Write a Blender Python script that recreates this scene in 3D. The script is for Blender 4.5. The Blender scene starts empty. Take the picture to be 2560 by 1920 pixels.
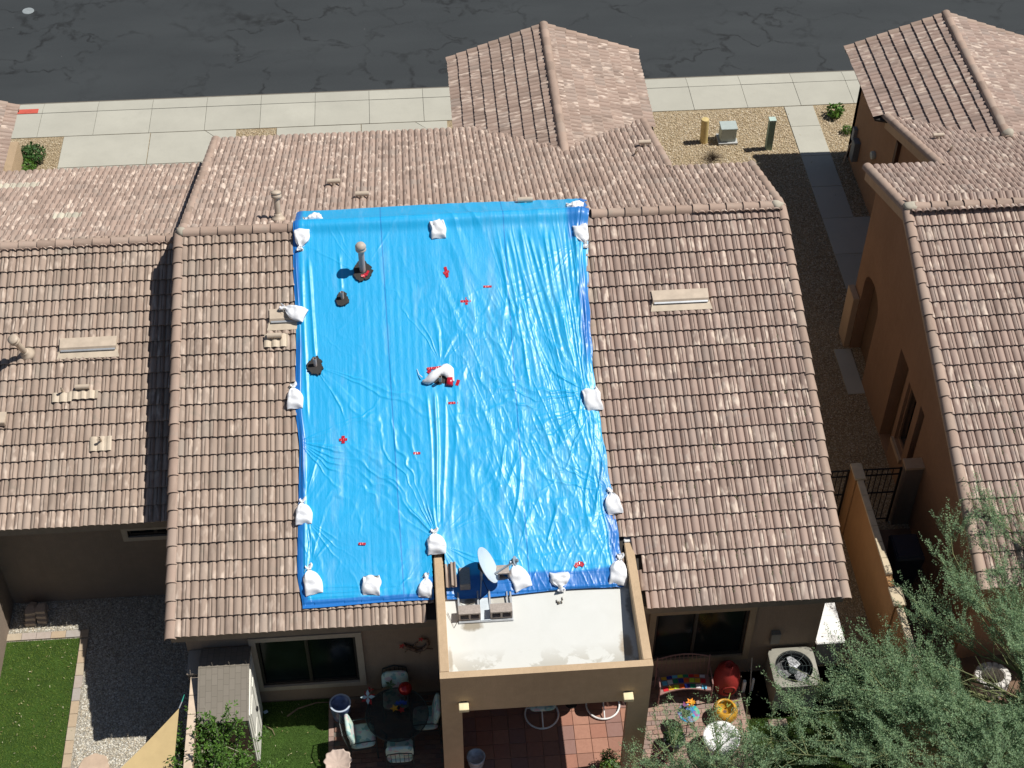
import bpy, bmesh, math, random
import numpy as np
from mathutils import Vector, Matrix, Euler
from mathutils.geometry import tessellate_polygon
PI=math.pi; R=math.radians
random.seed(7)
S=bpy.context.scene
COL=S.collection
# ------------------------------------------------------------------ camera, light, exposure
cam=bpy.data.cameras.new('camera'); cam.lens=53.95; cam.sensor_width=36; cam.clip_end=400
co=bpy.data.objects.new('camera',cam); COL.objects.link(co); S.camera=co
co.location=(0,0,25.45); co.rotation_euler=(R(44.4685),R(-0.2521),R(-4.3916))
SUN=Vector((0.52,0.035,0.853)).normalized()
W=bpy.data.worlds.new('World'); S.world=W; W.use_nodes=True
wn=W.node_tree; bg=wn.nodes['Background']; sky=wn.nodes.new('ShaderNodeTexSky'); sky.sky_type='NISHITA'; sky.sun_disc=False
sky.sun_elevation=math.asin(SUN.z); sky.sun_rotation=math.atan2(SUN.x,SUN.y); sky.dust_density=0.6
wn.links.new(sky.outputs[0],bg.inputs[0]); bg.inputs[1].default_value=0.05
sl=bpy.data.lights.new('sun','SUN'); sl.energy=5.0; sl.angle=R(0.5); sl.color=(1.0,0.955,0.89)
so=bpy.data.objects.new('sun',sl); COL.objects.link(so); so.rotation_euler=SUN.to_track_quat('Z','Y').to_euler(); so.location=(10,0,30)
S.view_settings.view_transform='Standard'; S.view_settings.look='None'; S.view_settings.exposure=0.0; S.view_settings.gamma=1.0
S.view_settings.use_curve_mapping=False
# ------------------------------------------------------------------ helpers
def tag(o,label=None,cat=None,group=None,kind=None):
    if label: o['label']=label
    if cat: o['category']=cat
    if group: o['group']=group
    if kind: o['kind']=kind
    return o
def empty(name,loc=(0,0,0),rz=0,parent=None):
    o=bpy.data.objects.new(name,None); COL.objects.link(o); o.location=loc; o.rotation_euler=(0,0,rz); o.empty_display_size=.1
    if parent: o.parent=parent
    return o
def link(name,me,mat=None,parent=None,loc=None,rot=None,smooth=False):
    if mat is not None and not me.materials: me.materials.append(mat)
    o=bpy.data.objects.new(name,me); COL.objects.link(o)
    if parent is not None: o.parent=parent
    if loc is not None: o.location=loc
    if rot is not None: o.rotation_euler=rot
    if smooth:
        for p in me.polygons: p.use_smooth=True
    return o
def mesh(name,V,F,mat=None,parent=None,loc=None,rot=None,smooth=False):
    me=bpy.data.meshes.new(name); me.from_pydata([tuple(v) for v in V],[],F); me.update()
    return link(name,me,mat,parent,loc,rot,smooth)
def fastmesh(name,V,Q):
    V=np.asarray(V,dtype=np.float32); Q=np.asarray(Q,dtype=np.int32); k=Q.shape[1]
    me=bpy.data.meshes.new(name); me.vertices.add(len(V)); me.vertices.foreach_set('co',V.ravel())
    me.loops.add(Q.size); me.loops.foreach_set('vertex_index',Q.ravel())
    me.polygons.add(len(Q)); me.polygons.foreach_set('loop_start',np.arange(0,Q.size,k,dtype=np.int32)); me.polygons.foreach_set('loop_total',np.full(len(Q),k,dtype=np.int32))
    me.update(calc_edges=True); return me
class MB:
    def __init__(s): s.bm=bmesh.new()
    def box(s,x0,x1,y0,y1,z0,z1,M=None):
        vs=[s.bm.verts.new((x,y,z)) for x in (x0,x1) for y in (y0,y1) for z in (z0,z1)]
        for f in ((0,1,3,2),(4,6,7,5),(0,4,5,1),(2,3,7,6),(0,2,6,4),(1,5,7,3)): s.bm.faces.new([vs[i] for i in f])
        if M is not None: bmesh.ops.transform(s.bm,matrix=M,verts=vs)
        return vs
    def prof(s,rings,close=True,cap=True):
        rr=[[s.bm.verts.new(p) for p in r] for r in rings]; n=len(rr[0])
        for a,b in zip(rr,rr[1:]):
            for i in range(n if close else n-1): s.bm.faces.new((a[i],a[(i+1)%n],b[(i+1)%n],b[i]))
        if cap and close:
            s.bm.faces.new(rr[0][::-1]); s.bm.faces.new(rr[-1])
        return rr
    def lathe(s,prof,seg=20,c=(0,0,0),cap=True,M=None,f=None):
        rings=[]
        for (r,z) in prof:
            ring=[]
            for i in range(seg):
                a=2*PI*i/seg; rr=r*(f(a,z) if f else 1)
                p=Vector((rr*math.cos(a),rr*math.sin(a),z))
                if M is not None: p=M@p
                ring.append(p+Vector(c))
            rings.append(ring)
        s.prof(rings,True,cap)
    def tube(s,pts,r,seg=8,r2=None):
        pts=[Vector(p) for p in pts]; n=len(pts); rings=[]
        for i,p in enumerate(pts):
            d=(pts[min(i+1,n-1)]-pts[max(i-1,0)]).normalized()
            a=d.orthogonal().normalized() if i==0 else (a-d*a.dot(d)).normalized()
            b=d.cross(a); q=r if r2 is None else r+(r2-r)*i/(n-1)
            rings.append([p+(a*math.cos(2*PI*k/seg)+b*math.sin(2*PI*k/seg))*q for k in range(seg)])
        s.prof(rings)
    def build(s,name,mat=None,parent=None,loc=None,rot=None,smooth=False,bevel=0,kind=None):
        if bevel: 
            bmesh.ops.bevel(s.bm,geom=[e for e in s.bm.edges],offset=bevel,segments=2,affect='EDGES',clamp_overlap=True)
        bmesh.ops.recalc_face_normals(s.bm,faces=s.bm.faces)
        me=bpy.data.meshes.new(name); s.bm.to_mesh(me); s.bm.free()
        o=link(name,me,mat,parent,loc,rot,smooth)
        if kind: o['kind']=kind
        return o
# ------------------------------------------------------------------ node materials
class N:
    def __init__(s,name,rough=.8,spec=.3):
        s.m=bpy.data.materials.new(name); s.m.use_nodes=True; s.t=s.m.node_tree; s.b=s.t.nodes['Principled BSDF']
        s.b.inputs['Roughness'].default_value=rough; s.b.inputs['Specular IOR Level'].default_value=spec
    def n(s,ty,**k):
        x=s.t.nodes.new(ty)
        for a,b in k.items(): setattr(x,a,b)
        return x
    def l(s,a,b): s.t.links.new(a,b)
    def set(s,sock,v):
        if hasattr(v,'bl_idname') or isinstance(v,bpy.types.NodeSocket): s.l(v,sock)
        else: sock.default_value=v
    def coord(s,kind='Object',scale=(1,1,1),off=None):
        tc=s.n('ShaderNodeTexCoord'); mp=s.n('ShaderNodeMapping'); mp.inputs['Scale'].default_value=scale
        s.l(tc.outputs[kind],mp.inputs[0])
        if off is not None: s.l(off,mp.inputs['Location'])
        return mp.outputs[0]
    def world(s,scale=(1,1,1),rz=0):
        g=s.n('ShaderNodeNewGeometry'); mp=s.n('ShaderNodeMapping'); mp.inputs['Scale'].default_value=scale; mp.inputs['Rotation'].default_value=(0,0,rz)
        s.l(g.outputs['Position'],mp.inputs[0]); return mp.outputs[0]
    def noise(s,v,scale,detail=3,rough=.55,dist=0):
        x=s.n('ShaderNodeTexNoise'); x.inputs['Scale'].default_value=scale; x.inputs['Detail'].default_value=detail; x.inputs['Roughness'].default_value=rough; x.inputs['Distortion'].default_value=dist
        s.l(v,x.inputs['Vector']); return x.outputs['Fac']
    def vor(s,v,scale,out='Distance',feature='F1'):
        x=s.n('ShaderNodeTexVoronoi'); x.feature=feature; x.inputs['Scale'].default_value=scale; s.l(v,x.inputs['Vector']); return x.outputs[out]
    def ramp(s,f,stops,interp='LINEAR'):
        x=s.n('ShaderNodeValToRGB'); cr=x.color_ramp; cr.interpolation=interp
        while len(cr.elements)<len(stops): cr.elements.new(.5)
        for e,(p,c) in zip(cr.elements,stops):
            e.position=p; e.color=(c if hasattr(c,'__len__') else (c,c,c))[:3]+(1,) if hasattr(c,'__len__') else (c,c,c,1)
        s.l(f,x.inputs[0]); return x.outputs[0]
    def mix(s,f,a,b,mode='MIX'):
        x=s.n('ShaderNodeMix',data_type='RGBA',blend_type=mode)
        s.set(x.inputs[0],f)
        for sk,v in ((x.inputs[6],a),(x.inputs[7],b)):
            if isinstance(v,tuple): v=v[:3]+(1,)
            s.set(sk,v)
        return x.outputs[2]
    def math(s,op,a,b=0.0,c=None):
        x=s.n('ShaderNodeMath',operation=op); s.set(x.inputs[0],a); s.set(x.inputs[1],b)
        if c is not None: s.set(x.inputs[2],c)
        return x.outputs[0]
    def color(s,v):
        if isinstance(v,tuple): v=v[:3]+(1,)
        s.set(s.b.inputs['Base Color'],v); return s
    def bump(s,h,strength=.3,dist=.01):
        x=s.n('ShaderNodeBump'); x.inputs['Strength'].default_value=strength; x.inputs['Distance'].default_value=dist; s.l(h,x.inputs['Height']); s.l(x.outputs[0],s.b.inputs['Normal']); return s
def flat(name,c,rough=.6,spec=.3,metal=0,var=.12,vs=6):
    m=N(name,rough,spec); v=m.coord('Object')
    f=m.noise(v,vs,4); lo=tuple(x*(1-var) for x in c); hi=tuple(min(1,x*(1+var)) for x in c)
    m.color(m.ramp(f,[(.3,lo),(.7,hi)])); m.b.inputs['Metallic'].default_value=metal; return m.m
def stucco(name,c,var=.1):
    m=N(name,.92,.15); v=m.world()
    a=m.noise(v,.7,5); b=m.noise(v,45,3,.7)
    col=m.ramp(a,[(.3,tuple(x*(1-var) for x in c)),(.7,tuple(x*(1+var) for x in c))])
    col=m.mix(m.ramp(b,[(.35,.0),(.75,.28)]),col,tuple(x*.62 for x in c)); 
    st=m.noise(m.world((9,9,.6)),1,4); col=m.mix(m.ramp(st,[(.45,0.0),(.8,.25)]),col,tuple(x*.7 for x in c))
    c3=m.noise(m.world((1,1,1)),6,5,.7); col=m.mix(m.ramp(c3,[(.45,0.0),(.75,.3)]),col,tuple(min(1,x*1.25) for x in c)); m.color(col); m.bump(m.math('ADD',b,c3),.8,.008); return m.m
def gravel(name,cols,scale,dark=.35):
    m=N(name,.9,.2); v=m.world()
    cell=m.vor(v,scale,'Color'); d=m.vor(v,scale,'Distance')
    sep=m.n('ShaderNodeSeparateColor'); m.l(cell,sep.inputs[0])
    n=len(cols); c=m.ramp(sep.outputs[0],[(i/n,cc) for i,cc in enumerate(cols)],'CONSTANT')
    c=m.mix(m.ramp(d,[(.25,0.0),(.62,1-dark)]),c,tuple(x*.25 for x in cols[0]))
    big=m.noise(v,.9,4); c=m.mix(m.ramp(big,[(.35,0.0),(.75,.3)]),c,tuple(x*.7 for x in cols[-1]))
    m.color(c); m.bump(m.math('MULTIPLY',d,-1.0),.9,.02); return m.m
M={'room':flat('dark_room',(.012,.011,.010),.9)}
# roof tile material (shared by single tiles and joined ones: 'r' attribute or the object's random number)
def tile_mat(name,base,cream,grey,amt=.5):
    m=N(name,.78,.28)
    at=m.n('ShaderNodeAttribute'); at.attribute_name='r'
    oi=m.n('ShaderNodeObjectInfo')
    r=m.math('FRACT',m.math('ADD',at.outputs['Fac'],oi.outputs['Random']))
    r2=m.math('FRACT',m.math('MULTIPLY',r,17.31)); r3=m.math('FRACT',m.math('MULTIPLY',r,57.7))
    cx=m.n('ShaderNodeCombineXYZ'); m.l(m.math('MULTIPLY',r,91.0),cx.inputs[0]); m.l(m.math('MULTIPLY',r2,53.0),cx.inputs[1])
    uv=m.n('ShaderNodeUVMap'); uv.uv_map='UVMap'
    va=m.n('ShaderNodeVectorMath',operation='ADD'); m.l(uv.outputs[0],va.inputs[0]); m.l(cx.outputs[0],va.inputs[1])
    def mp(sc):
        x=m.n('ShaderNodeMapping'); x.inputs['Scale'].default_value=sc; m.l(va.outputs[0],x.inputs[0]); return x.outputs[0]
    streak=m.noise(mp((14,3,1)),1.0,4,.6); patch=m.noise(mp((12,3.4,1)),1.0,2,.5); fine=m.noise(mp((160,60,1)),1,3,.7); gp=m.noise(mp((7,6,3)),1.0,3,.6)
    c=m.ramp(r,[(0,tuple(x*.74 for x in base)),(.3,(base[0]*.95,base[1]*.93,base[2]*.92)),(.7,(base[0]*1.16,base[1]*1.16,base[2]*1.16)),(1,(base[0]*.97,base[1]*1.06,base[2]*1.10))])
    c=m.mix(m.ramp(streak,[(.4,0.0),(.72,.5)]),c,tuple(min(1,x*1.28) for x in base))
    su=m.n('ShaderNodeSeparateXYZ'); m.l(uv.outputs[0],su.inputs[0])
    rid=m.math('FLOOR',m.math('ADD',m.math('DIVIDE',su.outputs['X'],.1525),.5)); rr=m.math('FRACT',m.math('MULTIPLY',m.math('SINE',m.math('ADD',m.math('MULTIPLY',rid,12.9),m.math('MULTIPLY',r,78.2))),4375.8))
    c=m.mix(m.ramp(rr,[(.5,0.0),(1.0,.6)]),c,tuple(min(1,x*1.22) for x in base)); c=m.mix(m.ramp(rr,[(.0,.5),(.3,0.0)]),c,(base[0]*.84,base[1]*.86,base[2]*.86))
    f=m.math('MULTIPLY',m.ramp(patch,[(.50,0.0),(.70,.9)]),m.ramp(r2,[(.25,.08),(.85,amt*1.5)]))
    c=m.mix(f,c,cream)
    f=m.math('MULTIPLY',m.ramp(gp,[(.52,0.0),(.70,.8)]),m.ramp(r3,[(.45,0.0),(.8,.6)]))
    c=m.mix(f,c,grey)
    wear=m.noise(m.world((1,1,1)),1.3,4); c=m.mix(m.ramp(wear,[(.4,0.0),(.75,.22)]),c,tuple(x*.72 for x in base))
    c=m.mix(m.ramp(fine,[(.45,0.0),(.75,.22)]),c,tuple(x*.6 for x in base))
    m.color(c); m.bump(fine,.25,.002); return m.m
M['tile']=tile_mat('roof_tile_clay',(.345,.265,.212),(.62,.51,.42),(.25,.225,.18),.8)
M['tile_pink']=tile_mat('roof_tile_pink',(.340,.252,.210),(.64,.53,.44),(.30,.27,.25),1.1)
M['tile_front']=tile_mat('roof_tile_front',(.355,.265,.216),(.66,.54,.45),(.30,.27,.24),1.3)
M['cap']=tile_mat('roof_cap_tile',(.365,.27,.215),(.48,.38,.30),(.34,.30,.25),.3)
M['tile_new']=tile_mat('roof_tile_replacement',(.50,.46,.37),(.60,.56,.47),(.45,.42,.35),.3)
M['mortar']=flat('cap_mortar',(.46,.42,.34),.9)
M['deck']=flat('roof_felt',(.05,.045,.04),.95)
M['fascia']=flat('fascia_paint',(.20,.165,.13),.7)
M['stucco_main']=stucco('stucco_taupe',(.30,.225,.17))
M['stucco_tan']=stucco('stucco_tan',(.53,.39,.25))
M['stucco_nb']=stucco('stucco_neighbour',(.24,.19,.15))
M['stucco_nb2']=stucco('stucco_neighbour_sand',(.42,.31,.20))
M['stucco_orange']=stucco('stucco_orange',(.35,.212,.128))
M['stucco_light']=stucco('stucco_light_tan',(.55,.40,.26))
M['trim']=stucco('window_trim',(.42,.36,.29))
M['trim_dark']=stucco('window_trim_tan',(.36,.27,.18))
M['frame']=flat('window_frame_bronze',(.035,.03,.026),.5)
M['metal_tan']=flat('painted_vent_metal',(.52,.43,.335),.5,.4)
M['metal_grey']=flat('vent_grey',(.48,.42,.36),.5,.4)
M['cream']=flat('painted_flashing',(.54,.455,.35),.6)
M['galv']=flat('galvanised_steel',(.42,.44,.46),.45,.5,.5)
M['black']=flat('black_plastic',(.015,.015,.017),.6)
M['white']=flat('white_paint',(.78,.78,.76),.6)
M['iron']=flat('wrought_iron',(.012,.012,.012),.5)
def glass_mat():
    m=N('window_glass',.15,.10); v=m.world((1,1,1)); f=m.noise(v,1.5,3); m.color(m.ramp(f,[(.3,(.004,.007,.008)),(.8,(.012,.02,.02))])); return m.m
M['glass']=glass_mat()
def asphalt():
    m=N('asphalt',.85,.3); v=m.world()
    big=m.noise(m.world((.25,.8,1)),1,5); fine=m.noise(v,60,3,.8); mid=m.noise(v,3,4)
    c=m.ramp(big,[(.3,(.031,.036,.039)),(.7,(.040,.046,.049))])
    c=m.mix(m.ramp(fine,[(.5,0.0),(.8,.45)]),c,(.095,.10,.105))
    # tar-filled cracks: wide cell borders bent by noise
    wv=m.n('ShaderNodeTexNoise'); wv.inputs['Scale'].default_value=.9; wv.inputs['Detail'].default_value=5; m.l(v,wv.inputs['Vector'])
    va=m.n('ShaderNodeVectorMath',operation='MULTIPLY_ADD'); m.l(wv.outputs['Color'],va.inputs[0]); va.inputs[1].default_value=(2.8,2.8,0); m.l(v,va.inputs[2])
    mp=m.n('ShaderNodeMapping'); mp.inputs['Scale'].default_value=(.42,.60,0); m.l(va.outputs[0],mp.inputs[0])
    d=m.vor(mp.outputs[0],1.0,'Distance','DISTANCE_TO_EDGE')
    gate=m.ramp(m.noise(v,.33,2),[(.42,.12),(.60,1.0)])
    line=m.math('MULTIPLY',m.ramp(d,[(.0,.9),(.018,.65),(.05,0.0)]),gate)
    brk=m.ramp(mid,[(.36,.08),(.58,.9)]); c=m.mix(m.math('MULTIPLY',line,brk),c,(.012,.013,.014))
    sp=m.vor(v,1.6,'Distance'); c=m.mix(m.ramp(sp,[(.0,.7),(.012,.7),(.016,0.0)]),c,(.4,.4,.38))
    m.color(c); m.bump(fine,.4,.004); return m.m
M['asphalt']=asphalt()
def concrete(name,c=(.455,.445,.38)):
    m=N(name,.85,.2); v=m.world(); oi=m.n('ShaderNodeObjectInfo')
    a=m.noise(v,.8,5); b=m.noise(v,35,3,.7); s=m.noise(v,2.2,6,.7)
    cc=m.ramp(a,[(.3,tuple(x*.93 for x in c)),(.7,tuple(x*1.06 for x in c))])
    cc=m.mix(m.ramp(s,[(.48,0.0),(.75,.30)]),cc,tuple(x*.75 for x in c))
    cc=m.mix(m.ramp(b,[(.5,0.0),(.8,.2)]),cc,tuple(x*.75 for x in c))
    cc=m.mix(m.math('MULTIPLY',oi.outputs['Random'],.38),cc,tuple(x*.8 for x in c))
    m.color(cc); m.bump(b,.25,.003); return m.m
M['concrete']=concrete('concrete_pavement'); M['red_paint']=flat('red_kerb_paint',(.52,.10,.07),.7)
M['conc_joint']=flat('joint_dirt',(.16,.145,.12),.9)
M['gravel_front']=gravel('gravel_desert',[(.42,.33,.20),(.50,.40,.26),(.33,.24,.14),(.45,.35,.22),(.66,.55,.38)],34,.45)
M['gravel_side']=gravel('gravel_side',[(.20,.15,.11),(.30,.24,.18),(.14,.10,.075),(.25,.20,.15),(.38,.32,.26)],26,.3)
M['gravel_white']=gravel('gravel_white',[(.46,.42,.33),(.54,.51,.43),(.36,.32,.25),(.50,.46,.38),(.60,.58,.52)],34,.4)
# ------------------------------------------------------------------ ground and paving
def sheet(name,x0,x1,y0,y1,z,mat,label=None,kind='structure'):
    o=mesh(name,[(x0,y0,z),(x1,y0,z),(x1,y1,z),(x0,y1,z)],[(0,1,2,3)],mat); tag(o,label,kind=kind); return o
dirt=flat('desert_soil',(.30,.22,.14),.95)
sheet('ground',-300,300,-250,350,-.06,dirt)
sheet('road',-120,120,37.0,58,-.048,M['asphalt'])
sheet('front_gravel',-60,60,24,35.33,-.012,M['gravel_front'])
sheet('side_gravel',5.9,12.4,-2,24,-.012,M['gravel_front'])
mh=MB(); mh.lathe([(.0,0),(.17,0),(.18,-.012)],24,cap=False); tag(mh.build('valve_cover',flat('worn_white_cover',(.26,.29,.30)),loc=(-11.47,41.9,-.03)),'small round white utility cover set in the asphalt at the far left of the road','utility cover')
# slabs: shared routine
def slab(name,poly,z0,z1,mat,parent,gap=.006,bev=.004):
    b=MB(); n=len(poly); cx=sum(p[0] for p in poly)/n; cy=sum(p[1] for p in poly)/n
    def sh(p,g):
        d=math.hypot(p[0]-cx,p[1]-cy); return (p[0]-(p[0]-cx)/d*g,p[1]-(p[1]-cy)/d*g)
    lo=[(*sh(p,gap),z0) for p in poly]; mi=[(*sh(p,gap),z1-bev) for p in poly]; hi=[(*sh(p,gap+bev*1.5),z1) for p in poly]
    b.prof([lo,mi,hi]); return b.build(name,mat,parent)
sw=empty('sidewalk'); tag(sw,kind='structure')
bsh=mesh('bedding',[(-60,35.3,-.03),(60,35.3,-.03),(60,37.0,-.03),(-60,37.0,-.03)],[(0,1,2,3)],M['conc_joint'],sw)
jx=[-10.3+1.524*k for k in range(-8,30)]
for a,b in zip(jx,jx[1:]):
    slab('concrete_panel',[(a,35.32),(b,35.32),(b,36.44),(a,36.44)],-.03,.012+random.uniform(-.002,.002),M['concrete'],sw)
kb=empty('kerb'); tag(kb,kind='structure')
for a,b in zip(jx,jx[1:]):
    red=abs(b+10.3)<.1
    m=MB(); m.prof([[(a+.005,36.45,-.06),(a+.005,36.45,.014),(a+.005,36.62,.012),(a+.005,36.90,-.018),(a+.005,37.02,-.045),(a+.005,37.02,-.06)],[(b-.005,36.45,-.06),(b-.005,36.45,.014),(b-.005,36.62,.012),(b-.005,36.90,-.018),(b-.005,37.02,-.045),(b-.005,37.02,-.06)]])
    k=m.build('kerb_stone',M['concrete'],kb)
m=MB(); m.box(-11.7,-10.42,36.45,36.66,.0,.0165); m.build('red_kerb_strip',M['red_paint'],kb)
dw=empty('driveway'); tag(dw,kind='structure')
for poly in ([(-9.55,35.3),(-7.2,35.3),(-7.2,33.9),(-9.55,33.9)],[(-9.55,33.88),(-7.2,33.88),(-7.2,32.2),(-9.55,32.2)],[(-9.55,32.18),(-7.2,32.18),(-7.2,29),(-9.55,29)],
    [(-7.18,35.3),(-5.7,35.3),(-5.0,34.55),(-5.0,33.9),(-7.18,33.9)],[(-7.18,33.88),(-5.0,33.88),(-5.0,32.2),(-7.18,32.2)],[(-7.18,32.18),(-5.0,32.18),(-5.0,29),(-7.18,29)],[(-5.68,35.3),(-4.84,35.3),(-4.84,34.3),(-4.98,34.3),(-4.98,34.53)],
    [(-3.72,35.3),(-1.4,35.3),(-1.4,30),(-3.72,30)],[(-1.38,35.3),(.11,35.3),(.9,34.45),(.9,30),(-1.38,30)],[(.13,35.3),(1.0,35.3),(1.0,34.3),(.92,34.4)]):
    slab('concrete_panel',poly,-.05,.010,M['concrete'],dw,.001,.003)
wk=empty('garden_path'); tag(wk,kind='structure')
ys=[35.3,33.9,32.35,30.33,28.85,27.4,25.9,24.4,22.9,21.4]
ys=[35.3,34.55,32.6,31.55,30.33,28.83,27.5,26.0,24.5]
ys=[35.3,34.35,33.0,31.65,30.33,28.9,27.55,26.2,24.8,23.4]
for a,b in zip(ys,ys[1:]):
    x1=11.37 if a>30.4 else 11.8 if a>27 else 10.9
    if a>26.3: slab('concrete_panel',[(10.54,b),(x1,b),(x1,a),(10.54,a)],-.04,.010,M['concrete'],wk,.007)
slab('concrete_panel',[(9.75,24.0),(10.15,24.0),(10.15,25.5),(9.75,25.5)],-.04,.010,M['concrete'],wk)
# ------------------------------------------------------------------ roof pieces
PIT=R(20.45); CT,ST=math.cos(PIT),math.sin(PIT); TW=.305; RH=.044; TT=.016
def tile_geo(u0,u1,L,lift=.050):
    """one concrete tile: crowned rolls with the joint in the middle of a roll; front edge lifted and thick"""
    us=[]; ts=(-1,-.93,-.78,-.45,0,.45,.78,.93,1)
    V=[];F=[];UV=[]
    for k in range(-1,4):
        for t in ts:
            u=(k*.5)*TW+t*TW/4
            if u0+.008<u<u1-.008 and not any(abs(u-q)<1e-5 for q in us): us.append(u)
    us=[u0+.003,u0+.007]+sorted(us)+[u1-.007,u1-.003]; n=len(us)-1
    def h(u):
        t=((u/(TW/2)+.5)%1.0)*2-1   # valley at u=.25*TW, .75*TW
        return RH*(1-abs(t)**2.8)-(.007 if abs(t)>.985 else 0)
    def h2(u):
        a=h(u); e=min(u-u0,u1-u)
        return a-(.008 if e<.005 else 0)
    prof=[h2(u) for u in us]
    rows=[(.002,lift,-TT),(0,lift,0),(0,lift,0),(L,0.0,0)]
    for (v,z,dz) in rows:
        for u,p in zip(us,prof): V.append((u,v,z+p+dz))
    m=n+1
    for r in (0,2):
        for i in range(n): F.append((r*m+i,r*m+i+1,(r+1)*m+i+1,(r+1)*m+i))
    return V,F
TM={}
def tile_mesh(kind,L,mat):
    key=(kind,round(L,3),mat.name)
    if key in TM: return TM[key]
    u0,u1={'full':(0,TW),'l':(TW/2,TW),'r':(0,TW/2)}[kind]
    V,F=tile_geo(u0,u1,L); me=bpy.data.meshes.new('roof_tile'); me.from_pydata(V,[],F)
    uv=me.uv_layers.new(name='UVMap')
    for lp in me.loops: v=V[lp.vertex_index]; uv.data[lp.index].uv=(v[0],v[1]-.3*(v[2] if v[2]<0 else 0))
    for p in me.polygons: p.use_smooth=p.index>=len(F)//2
    me.materials.append(mat); me.update(); TM[key]=(me,V,F); return TM[key]
rt=random.Random(3)
def roof_slope(roof,O,U,V,umax,nc,ce,mat,want,single,stuffacc,off=0):
    """O eave corner; U along eave, V up slope (unit). single(P)->priority key or None. collects tiles"""
    U=Vector(U);V=Vector(V);Nn=U.cross(V); O=Vector(O); L=ce+.06
    for k in range(nc):
        sh=(TW/2)*((k+off)%2)
        j=-1 if sh else 0; 
        u=-TW/2 if sh else 0
        while u<umax-.02:
            kind='full'
            if u<-.001: kind='l'
            elif u+TW>umax+.02: kind='r' if u+TW/2<=umax+.02 else None
            if kind:
                c=O+U*(u+TW/2)+V*(k*ce+ce/2)
                if want(c): stuffacc.append((single(c),kind,O+U*u+V*(k*ce)+Nn*0.0,U,V,Nn,L,mat))
            u+=TW
def emit_tiles(roof,acc,limit,name='roof_tile'):
    cand=[t for t in acc if t[0] is not None]; cand.sort(key=lambda t:t[0]); sing=cand[:limit]; ids=set(id(t) for t in sing); rest=[t for t in acc if id(t) not in ids]
    for t in sing:
        _,kind,P,U,V,Nn,L,mat=t; me=tile_mesh(kind,L,mat)[0]
        o=bpy.data.objects.new(name,me); COL.objects.link(o); o.parent=roof
        Mx=Matrix((U,V,Nn)).transposed().to_4x4(); Mx=Mx@Matrix.Rotation(rt.uniform(-.006,.006),4,'Z')@Matrix.Rotation(rt.uniform(-.006,.006),4,'X'); Mx.translation=P+V*rt.uniform(-.006,.006)+Nn*rt.uniform(0,.004); o.matrix_local=Mx
    bymat={}
    for t in rest: bymat.setdefault(t[7].name,[]).append(t)
    for mn,ts in bymat.items():
        VV=[];FF=[];UVs=[];RR=[];base=0
        for (_,kind,P,U,V,Nn,L,mat) in ts:
            _,v,f=tile_mesh(kind,L,mat); v=np.array(v); j1=rt.uniform(-.006,.006); j2=rt.uniform(0,.004)
            w=np.array(P)+v[:,:1]*np.array(U)+(v[:,1:2]+j1)*np.array(V)+(v[:,2:3]+j2)*np.array(Nn)
            VV.append(w); FF.append(np.array(f)+base); base+=len(v); RR.append(np.full(len(v),rt.random())); UVs.append(v[:,:2])
        VV=np.concatenate(VV);FF=np.concatenate(FF);RR=np.concatenate(RR);UVs=np.concatenate(UVs)
        me=fastmesh('tile_field',VV,FF); uv=me.uv_layers.new(name='UVMap'); uv.data.foreach_set('uv',UVs[FF.ravel()].astype(np.float32).ravel())
        a=me.attributes.new('r','FLOAT','POINT'); a.data.foreach_set('value',RR.astype(np.float32)); me.materials.append(ts[0][7])
        nf=len(FF)
        o=link('tile_field',me,None,roof); o['kind']='stuff'
def cap_geo(L,r0,r1,half=True,seg=8,t=.016):
    V=[];F=[]
    for (y,r,dz) in ((0,r0-t,0),(0,r0,0),(0,r0,0),(L,r1,-.012)):
        for i in range(seg+1):
            a=PI*i/seg; V.append((-r*math.cos(a),y,r*math.sin(a)*.92+dz))
    m=seg+1
    for q in (0,2):
        for i in range(seg): F.append((q*m+i,q*m+i+1,(q+1)*m+i+1,(q+1)*m+i))
    me=bpy.data.meshes.new('ridge_tile'); me.from_pydata(V,[],F); uv=me.uv_layers.new(name='UVMap')
    for lp in me.loops: v=V[lp.vertex_index]; uv.data[lp.index].uv=(v[0],v[1])
    for p in me.polygons: p.use_smooth=p.index>=seg
    me.materials.append(M['cap']); return me
CAPM=cap_geo(.42,.118,.10); RAKEM=cap_geo(.40,.112,.098)
def caps(roof,name,A,B,me,step,rise=0,roll=0,tilt=.035):
    A=Vector(A);B=Vector(B); d=(B-A); n=max(1,int(round(d.length/step))); d.normalize()
    x=d.cross(Vector((0,0,1))).normalized(); zz=x.cross(d)
    for k in range(n):
        P=A+(B-A)*(k/n)
        Mx=Matrix((x,d,zz)).transposed().to_4x4()@Matrix.Rotation(roll,4,'Y')@Matrix.Rotation(-tilt+rt.uniform(-.008,.008),4,'X')@Matrix.Rotation(rt.uniform(-.012,.012),4,'Z')
        Mx.translation=P+zz*(rise+.012)
        o=bpy.data.objects.new(name,me); COL.objects.link(o); o.parent=roof; o.matrix_local=Mx
def quadslab(name,pts,th,mat,parent):
    a,b,c=[Vector(p) for p in pts[:3]]; n=(b-a).cross(c-a).normalized()
    if n.z<0: n=-n
    lo=[Vector(p)-n*th for p in pts]; m=MB(); m.prof([lo,[Vector(p) for p in pts]]); return m.build(name,mat,parent)
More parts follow.
